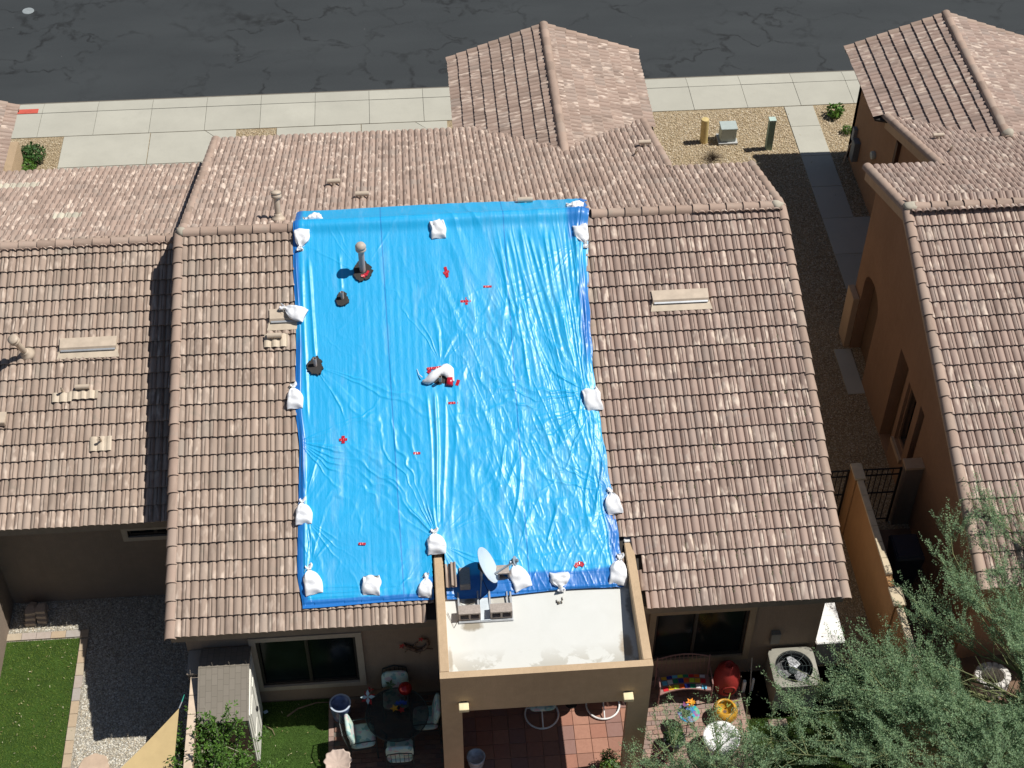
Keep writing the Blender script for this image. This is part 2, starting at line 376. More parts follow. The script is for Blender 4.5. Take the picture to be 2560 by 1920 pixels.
# wall panel with openings. plane 'x' (normal along +-x, coords (y,z)) or 'y' (coords (x,z))
def wall(name,axis,c,outer,holes,th,mat,parent):
    polys=[outer]+holes; flatp=[p for q in polys for p in q]
    tri=tessellate_polygon([[Vector((p[0],p[1],0)) for p in q] for q in polys])
    def P(p,d): return (c+d,p[0],p[1]) if axis=='x' else (p[0],c+d,p[1])
    V=[P(p,0) for p in flatp]+[P(p,th) for p in flatp]; n=len(flatp)
    F=[tuple(t) for t in tri]+[tuple(i+n for i in t)[::-1] for t in tri]; k=0
    for q in polys:
        for i in range(len(q)): F.append((k+i,k+(i+1)%len(q),n+k+(i+1)%len(q),n+k+i))
        k+=len(q)
    bm=bmesh.new(); vs=[bm.verts.new(v) for v in V]
    for f in F:
        try: bm.faces.new([vs[i] for i in f])
        except ValueError: pass
    bmesh.ops.recalc_face_normals(bm,faces=bm.faces); me=bpy.data.meshes.new(name); bm.to_mesh(me); bm.free()
    return link(name,me,mat,parent)
def rect(a,b,c,d): return [(a,c),(b,c),(b,d),(a,d)]
def window(parent,axis,c,a,b,z0,z1,s,trim=.12,inset=.07,mull=None,mat=None):
    """a..b,z0..z1 is outer edge of the trim; s=direction out of the wall"""
    w=empty('window',parent=parent); s_=s
    wall('dark_interior',axis,c-s*.35,rect(a,b,z0,z1),[],-s*.02,M['room'],w)
    o=rect(a,b,z0,z1); i=rect(a+trim,b-trim,z0+trim,z1-trim)
    wall('trim',axis,c,o,[i[::-1]],s*.045,mat or M['trim'],w)
    j=rect(a+trim-.01,b-trim+.01,z0+trim-.01,z1-trim+.01); k=rect(a+trim+.05,b-trim-.05,z0+trim+.05,z1-trim-.05)
    wall('frame',axis,c-s*inset,j,[k[::-1]],s*.05,M['frame'],w)
    mid=[(a+b)/2] if mull is None else mull
    xs=[a+trim+.05]+mid+[b-trim-.05]
    for p,q in zip(xs,xs[1:]): wall('pane',axis,c-s*(inset+.0),rect(p+.02,q-.02,z0+trim+.05,z1-trim-.05),[],s*.012,M['glass'],w)
    for p in mid: wall('mullion',axis,c-s*inset,rect(p-.03,p+.03,z0+trim+.04,z1-trim-.04),[],s*.06,M['frame'],w)
    return w
TH=-.10  # plane of the roof deck below nominal tile plane handled by nominal z
def rz(Y): return 2.87+.3729*(Y-16.25)      # deck plane of the rear slopes
RY=23.92; RZ=rz(RY)
def fz(Y): return RZ-.3729*(Y-RY)
def camd(c): return (Vector((0,0,25.45))-c).length
# ================================================================== MAIN HOUSE
mh=empty('house',(0,0,0)); tag(mh,'house with the blue tarp over its brown tiled roof and a flat white porch roof','house')
roof=MB(); 
# decks (felt under the tiles)
roof=quadslab('roof',[(-4.78,16.30,rz(16.30)-.02),(7.42,16.30,rz(16.30)-.02),(7.42,RY,RZ-.02),(-4.78,RY,RZ-.02)],.06,M['deck'],mh)
quadslab('roof_felt',[(-4.78,RY,RZ-.02),(5.62,RY,RZ-.02),(5.62,30.15,fz(30.15)-.02),(-4.78,30.15,fz(30.15)-.02)],.06,M['deck'],roof)
quadslab('roof_felt',[(5.62,RY,RZ-.02),(7.42,RY,RZ-.02),(7.42,26.6,fz(26.6)-.02),(5.62,26.6,fz(26.6)-.02)],.06,M['deck'],roof)
CE=.345; acc=[]
def want_rear(c):
    if -2.0<c.x<3.1 and c.y>16.95: return False
    if -.05<c.x<3.7 and c.y<16.9: return False
    if -.1<c.x<.27 and c.y<17.5: return False
    if 3.40<c.x<3.74 and c.y<17.5: return False
    return True
def sing_rear(c):
    if -2.3<c.x<3.25 and c.y>16.6: return None
    return camd(c)
roof_slope(roof,(-4.76,16.23,rz(16.23)),(1,0,0),(0,CT,ST),12.2,24,CE,M['tile'],want_rear,sing_rear,acc)
for i,t in enumerate(acc):
    if t[2].x>3.2: acc[i]=t[:7]+(M['tile_pink'],)
# front slope: U runs right to left so that U x V points up
def wf(c):
    if 1.4<c.x<5.5 and c.y>28.14+abs(c.x-3.45)*.87+.35: return False
    return True
roof_slope(roof,(5.62,30.17,fz(30.17)),(-1,0,0),(0,-CT,ST),10.35,20,CE-.012,M['tile_front'],wf,lambda c:None,acc)
roof_slope(roof,(7.43,26.62,fz(26.62)),(-1,0,0),(0,-CT,ST),1.83,9,CE-.012,M['tile_front'],lambda c:True,lambda c:None,acc)
# wing
WZ=4.12; WX=3.46
def wz(x): return WZ-.3729*abs(x-WX)
quadslab('roof_felt',[(WX,27.9,WZ-.02),(WX,33.42,WZ-.02),(1.02,33.42,wz(1.02)-.02),(1.02,29.9,wz(1.02)-.02)],.06,M['deck'],roof)
quadslab('roof_felt',[(WX,27.9,WZ-.02),(5.86,29.9,wz(5.86)-.02),(5.86,33.42,wz(5.86)-.02),(WX,33.42,WZ-.02)],.06,M['deck'],roof)
def ww(c):
    return c.z>fz(c.y)-.12 
roof_slope(roof,(1.02,33.42,wz(1.02)),(0,-1,0),(CT,0,ST),5.6,9,.292,M['tile_front'],ww,lambda c:None,acc)
roof_slope(roof,(5.88,27.82,wz(5.88)),(0,1,0),(-CT,0,ST),5.6,9,.292,M['tile_front'],ww,lambda c:None,acc,1)
emit_tiles(roof,acc,300)
# ridge, rakes
caps(roof,'ridge_tile',(-4.62,RY,RZ+.035),(-2.2,RY,RZ+.035),CAPM,.36)
caps(roof,'ridge_tile',(3.52,RY,RZ+.035),(7.3,RY,RZ+.035),CAPM,.345)
RO=.01
caps(roof,'rake_tile',(-4.72,16.20,rz(16.2)+RO),(-4.72,RY,RZ+RO),RAKEM,CE,0,-.25)
caps(roof,'rake_tile',(7.42,16.20,rz(16.2)+RO),(7.42,RY,RZ+RO),RAKEM,CE,0,.25)
caps(roof,'rake_tile',(-4.66,30.2,fz(30.2)+RO),(-4.66,RY,RZ+RO),RAKEM,CE,0,.25)
caps(roof,'rake_tile',(5.60,30.2,fz(30.2)+RO),(5.60,26.7,fz(26.7)+RO),RAKEM,CE,0,-.25)
caps(roof,'rake_tile',(7.42,26.62,fz(26.62)+RO),(7.42,RY,RZ+RO),RAKEM,CE,0,-.25)
caps(roof,'ridge_tile',(WX,33.45,WZ+.035),(WX,28.05,WZ+.035),CAPM,.36)
caps(roof,'rake_tile',(1.0,33.40,wz(1.0)+RO),(WX,33.40,WZ+RO),RAKEM,.30,0,.2)
caps(roof,'rake_tile',(5.9,33.40,wz(5.9)+RO),(WX,33.40,WZ+RO),RAKEM,.30,0,-.2)
def blob(name,c,r,mat,parent,seed=0,sub=2,sq=(1,1,1)):
    bm=bmesh.new(); bmesh.ops.create_icosphere(bm,subdivisions=sub,radius=1); rr=random.Random(seed)
    for v in bm.verts: 
        k=1+.18*math.sin(v.co.x*3.1+seed)+.12*math.cos(v.co.y*4.3+seed*2); v.co=Vector((v.co.x*r*sq[0]*k,v.co.y*r*sq[1]*k,v.co.z*r*sq[2]*k))+Vector(c)
    me=bpy.data.meshes.new(name); bm.to_mesh(me); bm.free(); return link(name,me,mat,parent,smooth=True)
for (x,sg) in ((-4.62,-1),(7.33,1)):
    blob('mortar_cap',(x,RY,RZ+.07),.12,M['mortar'],roof,3,2,(1.1,.95,.75))
# walls of the main house
wall('rear_wall','y',16.68,rect(-4.6,7.26,-.05,2.86),[rect(-3.36,-1.51,.53,2.02)[::-1],rect(4.07,5.86,.61,2.10)[::-1]],.2,M['stucco_main'],mh)
wall('left_wall','x',-4.6,[(16.69,-.05),(30,-.05),(30,3.3),(RY,RZ-.12),(16.69,2.86)],[],.2,M['stucco_main'],mh)
wall('right_wall','x',7.25,[(16.69,-.05),(26.5,-.05),(26.5,4.6),(RY,RZ-.12),(16.69,2.86)],[],-.2,M['stucco_main'],mh)
wall('front_wall','y',29.9,rect(-4.4,5.7,-.05,3.2),[],-.2,M['stucco_main'],mh)
wall('wing_front_wall','y',33.2,[(1.5,-.05),(5.45,-.05),(5.45,3.1),(WX,3.9),(1.5,3.1)],[],-.2,M['stucco_main'],mh)
wall('wing_left_wall','x',1.5,rect(29.5,33.2,-.05,3.1),[],.2,M['stucco_main'],mh)
wall('wing_right_wall','x',5.45,rect(26.4,33.2,-.05,3.1),[],-.2,M['stucco_main'],mh)
m=MB(); m.box(-4.74,-.02,16.29,16.34,2.66,2.87); m.build('fascia_board',M['fascia'],mh)
m=MB(); m.box(3.68,7.42,16.29,16.34,2.66,2.87); m.build('fascia_board',M['fascia'],mh)
m=MB(); m.box(-4.74,-.02,16.34,16.68,2.66,2.70); m.build('soffit',M['fascia'],mh)
m=MB(); m.box(3.68,7.42,16.34,16.68,2.66,2.70); m.build('soffit',M['fascia'],mh)
for x in (-4.70,7.36):
    m=MB(); m.prof([[(x,16.3,rz(16.3)-.24),(x+.04,16.3,rz(16.3)-.24),(x+.04,16.3,rz(16.3)-.03),(x,16.3,rz(16.3)-.03)],[(x,RY,RZ-.24),(x+.04,RY,RZ-.24),(x+.04,RY,RZ-.03),(x,RY,RZ-.03)]]); m.build('barge_board',M['fascia'],mh)
    ye=30.1 if x<0 else 26.55
    m=MB(); m.prof([[(x,ye,fz(ye)-.24),(x+.04,ye,fz(ye)-.24),(x+.04,ye,fz(ye)-.03),(x,ye,fz(ye)-.03)],[(x,RY+.01,RZ-.24),(x+.04,RY+.01,RZ-.24),(x+.04,RY+.01,RZ-.03),(x,RY+.01,RZ-.03)]]); m.build('barge_board',M['fascia'],mh)
window(mh,'y',16.68,-3.47,-1.40,.42,2.13,-1)
window(mh,'y',16.68,3.96,5.97,.50,2.21,-1,mat=M['trim_dark'],mull=[4.86])
# porch tower with a flat white roof
M['roof_white']=None
def whitecoat():
    m=N('white_roof_coating',.55,.3); v=m.world(); n1=m.noise(m.world((1,1,1)),2.2,6,.62,.6); n2=m.noise(v,9,5,.6); n3=m.noise(v,60,2)
    sep=m.n('ShaderNodeSeparateXYZ'); g=m.n('ShaderNodeNewGeometry'); m.l(g.outputs['Position'],sep.inputs[0])
    yr=m.math('SUBTRACT',15.55,sep.outputs['Y'])        # ponding dirt along the low front edge
    dirt=m.math('MULTIPLY',m.ramp(yr,[(.0,0.0),(.35,1.0)]),m.ramp(n1,[(.47,0.0),(.52,1.0)]))
    # ring of dirt below the ballast frame and near the right parapet
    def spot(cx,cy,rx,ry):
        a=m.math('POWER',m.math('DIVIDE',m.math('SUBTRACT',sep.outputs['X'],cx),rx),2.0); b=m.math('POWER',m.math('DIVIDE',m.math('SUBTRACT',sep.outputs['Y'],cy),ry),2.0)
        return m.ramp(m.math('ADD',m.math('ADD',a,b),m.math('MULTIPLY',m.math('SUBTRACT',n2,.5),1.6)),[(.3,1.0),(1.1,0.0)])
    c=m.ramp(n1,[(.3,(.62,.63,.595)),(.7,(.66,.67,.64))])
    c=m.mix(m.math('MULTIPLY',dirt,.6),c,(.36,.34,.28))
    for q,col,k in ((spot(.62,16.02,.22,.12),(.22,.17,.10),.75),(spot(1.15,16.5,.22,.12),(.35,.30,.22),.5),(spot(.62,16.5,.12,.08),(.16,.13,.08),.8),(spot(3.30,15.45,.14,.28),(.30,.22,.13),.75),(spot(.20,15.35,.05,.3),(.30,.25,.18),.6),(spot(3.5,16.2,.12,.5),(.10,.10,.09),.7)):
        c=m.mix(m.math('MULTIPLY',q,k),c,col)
    c=m.mix(m.ramp(n3,[(.62,0.0),(.8,.2)]),c,(.5,.48,.42)); m.color(c); m.bump(n2,.15,.004); return m.m
M['roof_white']=whitecoat()
pz=3.33; yb=17.42; yf=14.73
tw=empty('porch',parent=mh)
m=MB()
fl=[(.10,14.8,2.86),(3.6,14.8,2.86),(3.6,16.9,3.085),(.10,16.9,3.085)]
m.prof([[(x,y,z-.1) for x,y,z in fl],fl]); m.build('flat_roof',M['roof_white'],tw)
# parapets: one side is a single block wedge over the slope
def par(name,x0,x1,y0,y1,zb,zt,mat=M['stucco_tan']):
    m=MB(); m.box(x0,x1,y0,y1,zb,zt); return m.build(name,mat,tw,bevel=.012)
par('left_parapet',0,.165,yf+.132,yb,2.3,pz); par('right_parapet',3.495,3.66,yf+.132,yb+.01,2.3,pz); 
wall('front_wall','y',yf,rect(0,3.66,-.05,pz),[[(.36,-.049),(.36,2.29),(3.28,2.29),(3.28,-.049)]],.13,M['stucco_tan'],tw)
m=MB(); m.box(3.500,3.655,yb+.015,yb+.135,3.2,3.345); m.build('white_end_cap',M['white'],tw,bevel=.01)
# side piers and beams
m=MB(); m.box(0,.2,yf+.132,16.66,-.05,2.3); m.build('left_side_wall',M['stucco_tan'],tw)
m=MB(); m.box(3.44,3.64,16.3,16.67,-.05,2.3); m.build('rear_pier',M['stucco_tan'],tw)
m=MB(); m.box(.01,3.65,yf+.14,16.66,2.26,2.3); m.build('porch_ceiling',M['stucco_main'],tw)
# lights: square sconce boxes
for x in (.39,3.26):
    l=empty('wall_light',(x,yf,2.55),parent=tw)
    m=MB(); m.box(-.085,.085,-.17,-.01,-.04,.04); m.build('light_box',flat('sconce_cream',(.75,.66,.42)),l,bevel=.006)
    m=MB(); m.box(-.05,.05,-.012,.0,-.05,.05); m.build('back_plate',M['frame'],l)
# ================================================================== LEFT NEIGHBOUR
nb=empty('house',(0,0,0)); tag(nb,'lower tiled house adjoining on the left, with a pipe cap and long flat roof vent','house')
NY=18.93
def nz(Y): return 2.87+.3729*(Y-NY)
NRY=24.62; NRZ=nz(NRY)
def nfz(Y): return NRZ-.3729*(Y-NRY)
nroof=quadslab('roof',[(-16,NY+.06,nz(NY+.06)-.02),(-4.63,NY+.06,nz(NY+.06)-.02),(-4.63,NRY,NRZ-.02),(-16,NRY,NRZ-.02)],.06,M['deck'],nb)
quadslab('roof_felt',[(-16,NRY,NRZ-.02),(-4.63,NRY,NRZ-.02),(-4.63,29.5,nfz(29.5)-.02),(-16,29.5,nfz(29.5)-.02)],.06,M['deck'],nroof)
acc=[]
roof_slope(nroof,(-4.72-12*TW-2*TW*1,NY-.02,nz(NY-.02)),(1,0,0),(0,CT,ST),14*TW-.02,18,CE,M['tile'],lambda c:c.x>-9.2,camd,acc)
roof_slope(nroof,(-4.72,29.53,nfz(29.53)),(-1,0,0),(0,-CT,ST),22*TW,16,CE-.012,M['tile_front'],lambda c:True,lambda c:None,acc)
for i,t in enumerate(acc):
    q=t[2]
    if t[4].y<0 and ((-9.15<q.x<-8.4 and 28.35<q.y<28.75) or (-7.75<q.x<-6.95 and 26.2<q.y<26.6)): acc[i]=t[:7]+(M['tile_new'],)
WX2=-12.1; 
def wz2(x): return 3.12+.3729*(-9.66-x)
quadslab('roof_felt',[(WX2,28,wz2(WX2)-.02),(-9.68,28,wz2(-9.68)-.02),(-9.68,32.25,wz2(-9.68)-.02),(WX2,32.25,wz2(WX2)-.02)],.06,M['deck'],nroof)
roof_slope(nroof,(-9.64,28.0,wz2(-9.64)),(0,1,0),(-CT,0,ST),4.27,9,.292,M['tile_front'],lambda c:True,lambda c:None,acc,1)
emit_tiles(nroof,acc,300)
caps(nroof,'ridge_tile',(-9.2,NRY,NRZ+.035),(-4.75,NRY,NRZ+.035),CAPM,.36)
caps(nroof,'rake_tile',(-9.62,32.2,wz2(-9.62)+.01),(WX2,32.2,wz2(WX2)+.01),RAKEM,.30,0,-.2)
wall('rear_wall','y',19.4,rect(-8.56,-4.62,-.05,2.95),[rect(-5.93,-4.85,1.92,2.15)[::-1]],.2,M['stucco_nb'],nb)
wall('yard_wall','x',-8.56,rect(16.5,19.39,-.05,2.7),[],-.2,M['stucco_nb'],nb)
wall('front_wall','y',29.2,rect(-16,-4.63,-.05,3.0),[],-.2,M['stucco_nb2'],nb)
wall('wing_wall','x',-10.35,rect(29.2,32.1,-.05,3.1),[],-.2,M['stucco_nb2'],nb)
m=MB(); m.box(-10.75,-10.35,32.1,33.8,-.05,1.0); m.build('wing_low_wall',M['stucco_nb2'],nb)
m=MB(); m.box(-9.3,-4.63,NY+.04,NY+.09,2.66,2.85); m.build('fascia_board',M['fascia'],nb)
window(nb,'y',19.4,-6.03,-4.75,1.82,2.25,-1,trim=.11)
# ================================================================== RIGHT HOUSE
rh=empty('house',(0,0,0)); tag(rh,'orange stucco house on the right across the side path, with its own tiled roof','house')
XR=9.97; Y2=23.75
RRZ=rz(Y2)
def rfz(Y): return RRZ-.3729*(Y-Y2)
rroof=quadslab('roof',[(XR+.03,16.30,rz(16.30)-.02),(22,16.30,rz(16.30)-.02),(22,Y2,RRZ-.02),(XR+.03,Y2,RRZ-.02)],.06,M['deck'],rh)
quadslab('roof_felt',[(XR+.03,Y2,RRZ-.02),(22,Y2,RRZ-.02),(22,26.36,rfz(26.36)-.02),(XR+.03,26.36,rfz(26.36)-.02)],.06,M['deck'],rroof)
quadslab('roof_felt',[(11.62,26.36,rfz(26.36)-.02),(22,26.36,rfz(26.36)-.02),(22,30.1,rfz(30.1)-.02),(11.62,30.1,rfz(30.1)-.02)],.06,M['deck'],rroof)
acc=[]
roof_slope(rroof,(XR+.05,16.23,rz(16.23)),(1,0,0),(0,CT,ST),16*TW,24,CE,M['tile_pink'],lambda c:True,camd,acc)
roof_slope(rroof,(XR+.05+TW*12,26.40,rfz(26.40)),(-1,0,0),(0,-CT,ST),12*TW,9,CE-.012,M['tile_pink'],lambda c:True,lambda c:None,acc)
roof_slope(rroof,(11.62+TW*16,30.15,rfz(30.15)),(-1,0,0),(0,-CT,ST),16*TW,12,CE-.012,M['tile_pink'],lambda c:c.y>26.0,lambda c:None,acc)
RWX=13.75; RWZ=4.12
def rwz(x): return RWZ-.3729*abs(x-RWX)
quadslab('roof_felt',[(RWX,27.9,RWZ-.02),(RWX,33.2,RWZ-.02),(11.32,33.2,rwz(11.32)-.02),(11.32,30.2,rwz(11.32)-.02)],.06,M['deck'],rroof)
quadslab('roof_felt',[(RWX,27.9,RWZ-.02),(16.2,29.9,rwz(16.2)-.02),(16.2,33.2,rwz(16.2)-.02),(RWX,33.2,RWZ-.02)],.06,M['deck'],rroof)
wr=lambda c:c.z>rfz(c.y)-.12 
roof_slope(rroof,(11.30,33.22,rwz(11.30)),(0,-1,0),(CT,0,ST),5.4,9,.292,M['tile_pink'],lambda c:wr(c) and not(c.x<11.62 and c.y<30.2),lambda c:None,acc)
roof_slope(rroof,(16.2,27.8,rwz(16.2)),(0,1,0),(-CT,0,ST),5.4,9,.292,M['tile_pink'],wr,lambda c:None,acc,1)
emit_tiles(rroof,acc,300)
caps(rroof,'ridge_tile',(XR+.15,Y2,RRZ+.035),(XR+4.9,Y2,RRZ+.035),CAPM,.345)
caps(rroof,'rake_tile',(XR,16.20,rz(16.20)+.01),(XR,Y2,RRZ+.01),RAKEM,CE,0,-.25)
caps(rroof,'rake_tile',(XR,26.42,rfz(26.42)+.01),(XR,Y2,RRZ+.01),RAKEM,CE,0,.25)
caps(rroof,'rake_tile',(11.60,30.2,rfz(30.2)+.01),(11.60,26.3,rfz(26.3)+.01),RAKEM,CE,0,.25)
caps(rroof,'ridge_tile',(RWX,33.25,RWZ+.035),(RWX,28.0,RWZ+.035),CAPM,.36)
caps(rroof,'rake_tile',(11.28,33.2,rwz(11.28)+.01),(RWX,33.2,RWZ+.01),RAKEM,.30,0,.2)
caps(rroof,'rake_tile',(16.2,33.2,rwz(16.2)+.01),(RWX,33.2,RWZ+.01),RAKEM,.30,0,-.2)
blob('mortar_cap',(XR+.08,Y2,RRZ+.07),.13,M['mortar'],rroof,5,2,(1.1,.95,.75)); blob('mortar_cap',(RWX,28.05,RWZ+.08),.13,M['mortar'],rroof,6,2)
arch=[(24.36,-.049),(24.36,2.1)]+[(24.95-.59*math.cos(a),2.1+.42*math.sin(a)) for a in [PI*i/8 for i in range(1,8)]]+[(25.54,2.1),(25.54,-.049)]
top=lambda Y:(rz(Y) if Y<Y2 else rfz(Y))-.14
wall('side_wall','x',10.15,[(16.68,-.05),(26.04,-.05),(26.04,top(26.04)),(Y2,top(Y2)),(16.68,top(16.68))],[arch,rect(22.07,22.70,.02,2.72)[::-1],rect(21.30,21.90,.78,2.52)[::-1],rect(20.78,21.06,.82,2.66)[::-1]],.25,M['stucco_orange'],rh)
m=MB(); m.box(10.402,10.5,22.0,25.7,-.05,2.9); m.build('porch_back_wall',stucco('stucco_brown',(.20,.13,.08)),rh)
m=MB(); m.box(10.402,10.45,20.7,21.98,.6,2.8); m.build('dark_glazing',M['glass'],rh)
wall('rear_wall','y',16.70,rect(10.16,22,-.05,2.85),[],.2,M['stucco_orange'],rh)
m=MB(); m.box(XR+.04,22,16.29,16.34,2.66,2.87); m.build('fascia_board',M['stucco_light'],rh)
wl=empty('window',parent=rh); wall('frame','x',10.22,rect(21.30,21.90,.78,2.52),[rect(21.35,21.85,.84,2.46)[::-1]],.05,M['stucco_orange'],wl)
wall('sill','x',10.09,rect(21.25,21.95,.66,.775),[],.07,M['stucco_light'],rh)
m=MB(); m.box(10.0,10.145,25.58,26.1,-.02,1.52); m.build('buttress',M['stucco_light'],rh,bevel=.01)
m=MB(); m.box(10.2,10.75,23.9,24.33,-.02,.35); m.build('step',M['stucco_nb2'],rh)
wall('return_wall','y',26.04,rect(10.16,11.8,-.05,top(26.04)),[],-.15,M['stucco_orange'],rh)
wall('mid_side_wall','x',11.8,[(26.05,-.05),(33.0,-.05),(33.0,3.05),(30.4,3.05),(30.0,rfz(30.0)-.14),(26.05,rfz(26.05)-.14)],[],.2,M['stucco_orange'],rh)
wall('wing_front_wall','y',33.0,[(11.8,-.05),(15.8,-.05),(15.8,3.1),(RWX,3.9),(11.8,3.1)],[],-.2,M['stucco_orange'],rh)
for (x,ya,yb_,f_) in ((XR-.02,16.3,Y2,rz),(XR-.02,26.38,Y2+.01,rfz),(11.58,30.1,26.4,rfz)):
    m=MB(); m.prof([[(x,ya,f_(ya)-.30),(x+.12,ya,f_(ya)-.30),(x+.12,ya,f_(ya)-.03),(x,ya,f_(ya)-.03)],[(x,yb_,f_(yb_)-.30),(x+.12,yb_,f_(yb_)-.30),(x+.12,yb_,f_(yb_)-.03),(x,yb_,f_(yb_)-.03)]]); m.build('barge_board',M['stucco_light'],rh)
# meter, pipes, panel on the side wall
m=MB(); m.lathe([(.0,0),(.10,0),(.11,.05),(.10,.10),(.03,.12)],18,M=Matrix.Rotation(-PI/2,4,'Y')); m.build('electric_meter',flat('meter_grey',(.5,.55,.5)),rh,loc=(11.8,30.9,1.55))
m=MB(); m.box(-.16,0,-.14,.14,-.3,.3); m.build('utility_panel',flat('panel_grey',(.16,.18,.19)),rh,loc=(11.8,32.2,.75),bevel=.01)
m=MB(); m.box(-.1,0,-.09,.09,-.2,.2); m.build('utility_panel',flat('panel_grey2',(.25,.26,.27)),rh,loc=(11.8,32.55,1.0),bevel=.01)
m=MB(); m.tube([(11.75,32.5,.8),(11.7,32.6,.6),(11.62,32.62,.0)],.018); m.tube([(11.76,28.2,2.2),(11.75,28.2,1.2),(11.6,28.2,.05),(11.5,28.1,.02)],.03); m.tube([(11.76,27.6,2.0),(11.74,27.6,.6),(11.55,27.6,.0)],.025); m.build('conduit',M['metal_tan'],rh)
m=MB(); m.box(11.70,11.80,29.3,29.44,1.3,3.1); m.box(11.70,11.80,28.9,29.44,1.15,1.3); m.build('shadow_strip',flat('shadow_brown',(.10,.055,.035)),rh)  # dark brown L-shaped strip standing in for eave shadow on the side wall
# weeds or mortar crumbs caught between tiles on the lower right of the roof
# ================================================================== BLUE TARP
npr=np.random.RandomState(11)
_t1=npr.rand(4096)
def n1(x,seed=0):
    x=np.asarray(x,float)+seed*37.7; i=np.floor(x).astype(int); f=x-i; f=f*f*(3-2*f); return _t1[i%4096]*(1-f)+_t1[(i+1)%4096]*f
_t2=npr.rand(256,256)
def n2(x,y,seed=0):
    x=np.asarray(x)+seed*13.1; y=np.asarray(y)+seed*7.7; i=np.floor(x).astype(int); j=np.floor(y).astype(int); f=x-i; g=y-j; f=f*f*(3-2*f); g=g*g*(3-2*g)
    a=_t2[i%256,j%256];b=_t2[(i+1)%256,j%256];c=_t2[i%256,(j+1)%256];d=_t2[(i+1)%256,(j+1)%256]
    return (a*(1-f)+b*f)*(1-g)+(c*(1-f)+d*f)*g
def ridged(v): return np.clip(1-np.abs(v*2-1)*2.4,0,1)
def sst(a,b,x): t=np.clip((x-a)/(b-a),0,1); return t*t*(3-2*t)
def tarp_left(Y): return -2.44+.02*np.sin(Y*2.1)+.05*np.exp(-((Y-19.5)/.5)**2)+.07*np.exp(-((Y-16.6)/.3)**2)
def tarp_right(Y):
    return np.interp(Y,[16.5,17.2,18.2,18.9,19.8,20.5,21.3,22.3,23.4,24.2,24.8],[3.42,3.42,3.36,3.33,3.27,3.24,3.27,3.31,3.40,3.50,3.52])+.012*np.sin(Y*9)
def tbase(X,Y):
    z=np.where(Y<RY,2.87+.3729*(Y-16.25),RZ-.3729*(Y-RY))+.117
    z=z-.05*np.exp(-((Y-RY)/.10)**2)+.125*np.exp(-np.abs((Y-RY)/.17)**2.6)
    return z
def tarp_h(X,Y):
    h=np.zeros_like(X)
    # tile rolls and course steps telegraph faintly through the sheet
    h+=.0016*np.cos(2*PI*X/.1525)*sst(.35,.8,n2(X*.6,Y*.6,3))
    ph=((Y-16.23)/(CE*CT))%1.0
    low=sst(19.6,17.2,Y)
    h+=(-.010*sst(.0,.25,ph)*sst(1.0,.3,ph))*(.15+.9*low*(.4+.6*sst(-.5,2.5,X)))
    # long folds on the right half, fanning down from the ridge
    s=(X-3.35)/(.55+.45*sst(19.5,24.2,Y)*1.35); s=s+.10*(n2(X*1.2,Y*.8,5)-.5)
    m=sst(-2.1,-1.2,s)*sst(18.6,20.4,Y)*sst(24.15,23.2,Y)
    h+=.016*ridged(n1(s*4.6,1)**1.0)*m*(.45+.55*n1(s*2.3,9))
    h+=.010*ridged(n1(s*11+.6*n2(X*2,Y*1.3,6),2))*m
    rf=np.random.RandomState(5)
    for k in range(17):
        xt=1.62+.105*k+rf.uniform(-.03,.03); y0=23.75-rf.uniform(0,.5)*(1 if k<8 else .4); q=k/16.0
        if k<9: xb=xt+.30+.25*q+rf.uniform(-.05,.05); y1=rf.uniform(19.6,21.3)
        else: xb=3.12-.04*(16-k)+rf.uniform(-.02,.02); y1=20.25+.05*(16-k)
        t=(y0-Y)/(y0-y1); xc=xt+(xb-xt)*np.clip(t,0,1.2)**(1.0 if k<9 else 1.7)+.018*(n1(Y*1.7+k*9,90)-.5)*2
        wd=rf.uniform(.026,.044); am=rf.uniform(.45,.75)*wd
        e_=sst(0,.10,t)*sst(1.03,.72,t); dx=(X-xc)/wd
        h+=am*np.exp(-np.where(dx>0,dx*dx*.8,dx*dx*.9))*e_*(.55+.45*n1(Y*1.3+k*5,91))
    # folds that run to the middle right bag
    def fan(ax,ay,a0,a1,nf,amp,L,seed,bend=0,r0=.12):
        dx=X-ax;dy=Y-ay; r=np.sqrt(dx*dx+dy*dy)+1e-6; a=np.degrees(np.arctan2(dy,dx)); a=(a-a0)%360; w=(a1-a0)
        inn=sst(0,w*.12,a)*sst(w,w*.88,a)*(a<w)
        an=a+bend*r+w*.16*(n2(X*1.6,Y*1.6,seed)-.5)*np.clip(r,0,1.2)+w*.05*(n2(X*6,Y*6,seed+1)-.5)*np.clip(r*1.5,0,1)
        return amp*.8*ridged(n1(an/w*nf,seed))*inn*(.25+.75*sst(.25,.6,n2(X*2.4,Y*2.4,seed+2)))*np.exp(-r/L)*sst(r0*.5,r0*2,r)*np.minimum(1,r/.55+.25)
    h+=fan(3.20,20.15,95,200,11,.040,1.3,4)
    h+=fan(3.20,19.95,185,272,14,.036,1.6,6)
    h+=fan(3.36,18.3,95,190,10,.030,1.0,8)
    h+=fan(3.36,18.0,190,265,9,.028,.8,10)
    h+=fan(.10,17.6,88,152,12,.040,1.7,12)
    h+=fan(.10,17.6,20,84,10,.026,1.2,14)
    h+=fan(.10,17.5,180,268,10,.030,.7,16); h+=fan(.14,17.5,272,350,9,.034,.7,18)
    h+=fan(-2.07,21.0,285,345,8,.030,1.6,20)
    h+=fan(-2.40,19.55,290,390,12,.038,1.3,22,r0=.08)
    h+=fan(-2.28,18.5,60,110,6,.028,1.2,24); h+=fan(-2.28,18.1,262,330,8,.028,.9,26)
    h+=fan(-2.2,17.3,40,120,9,.022,.9,28)
    h+=fan(.33,20.9,40,130,12,.036,.75,30)
    h+=fan(.33,20.4,275,325,6,.028,1.4,32)
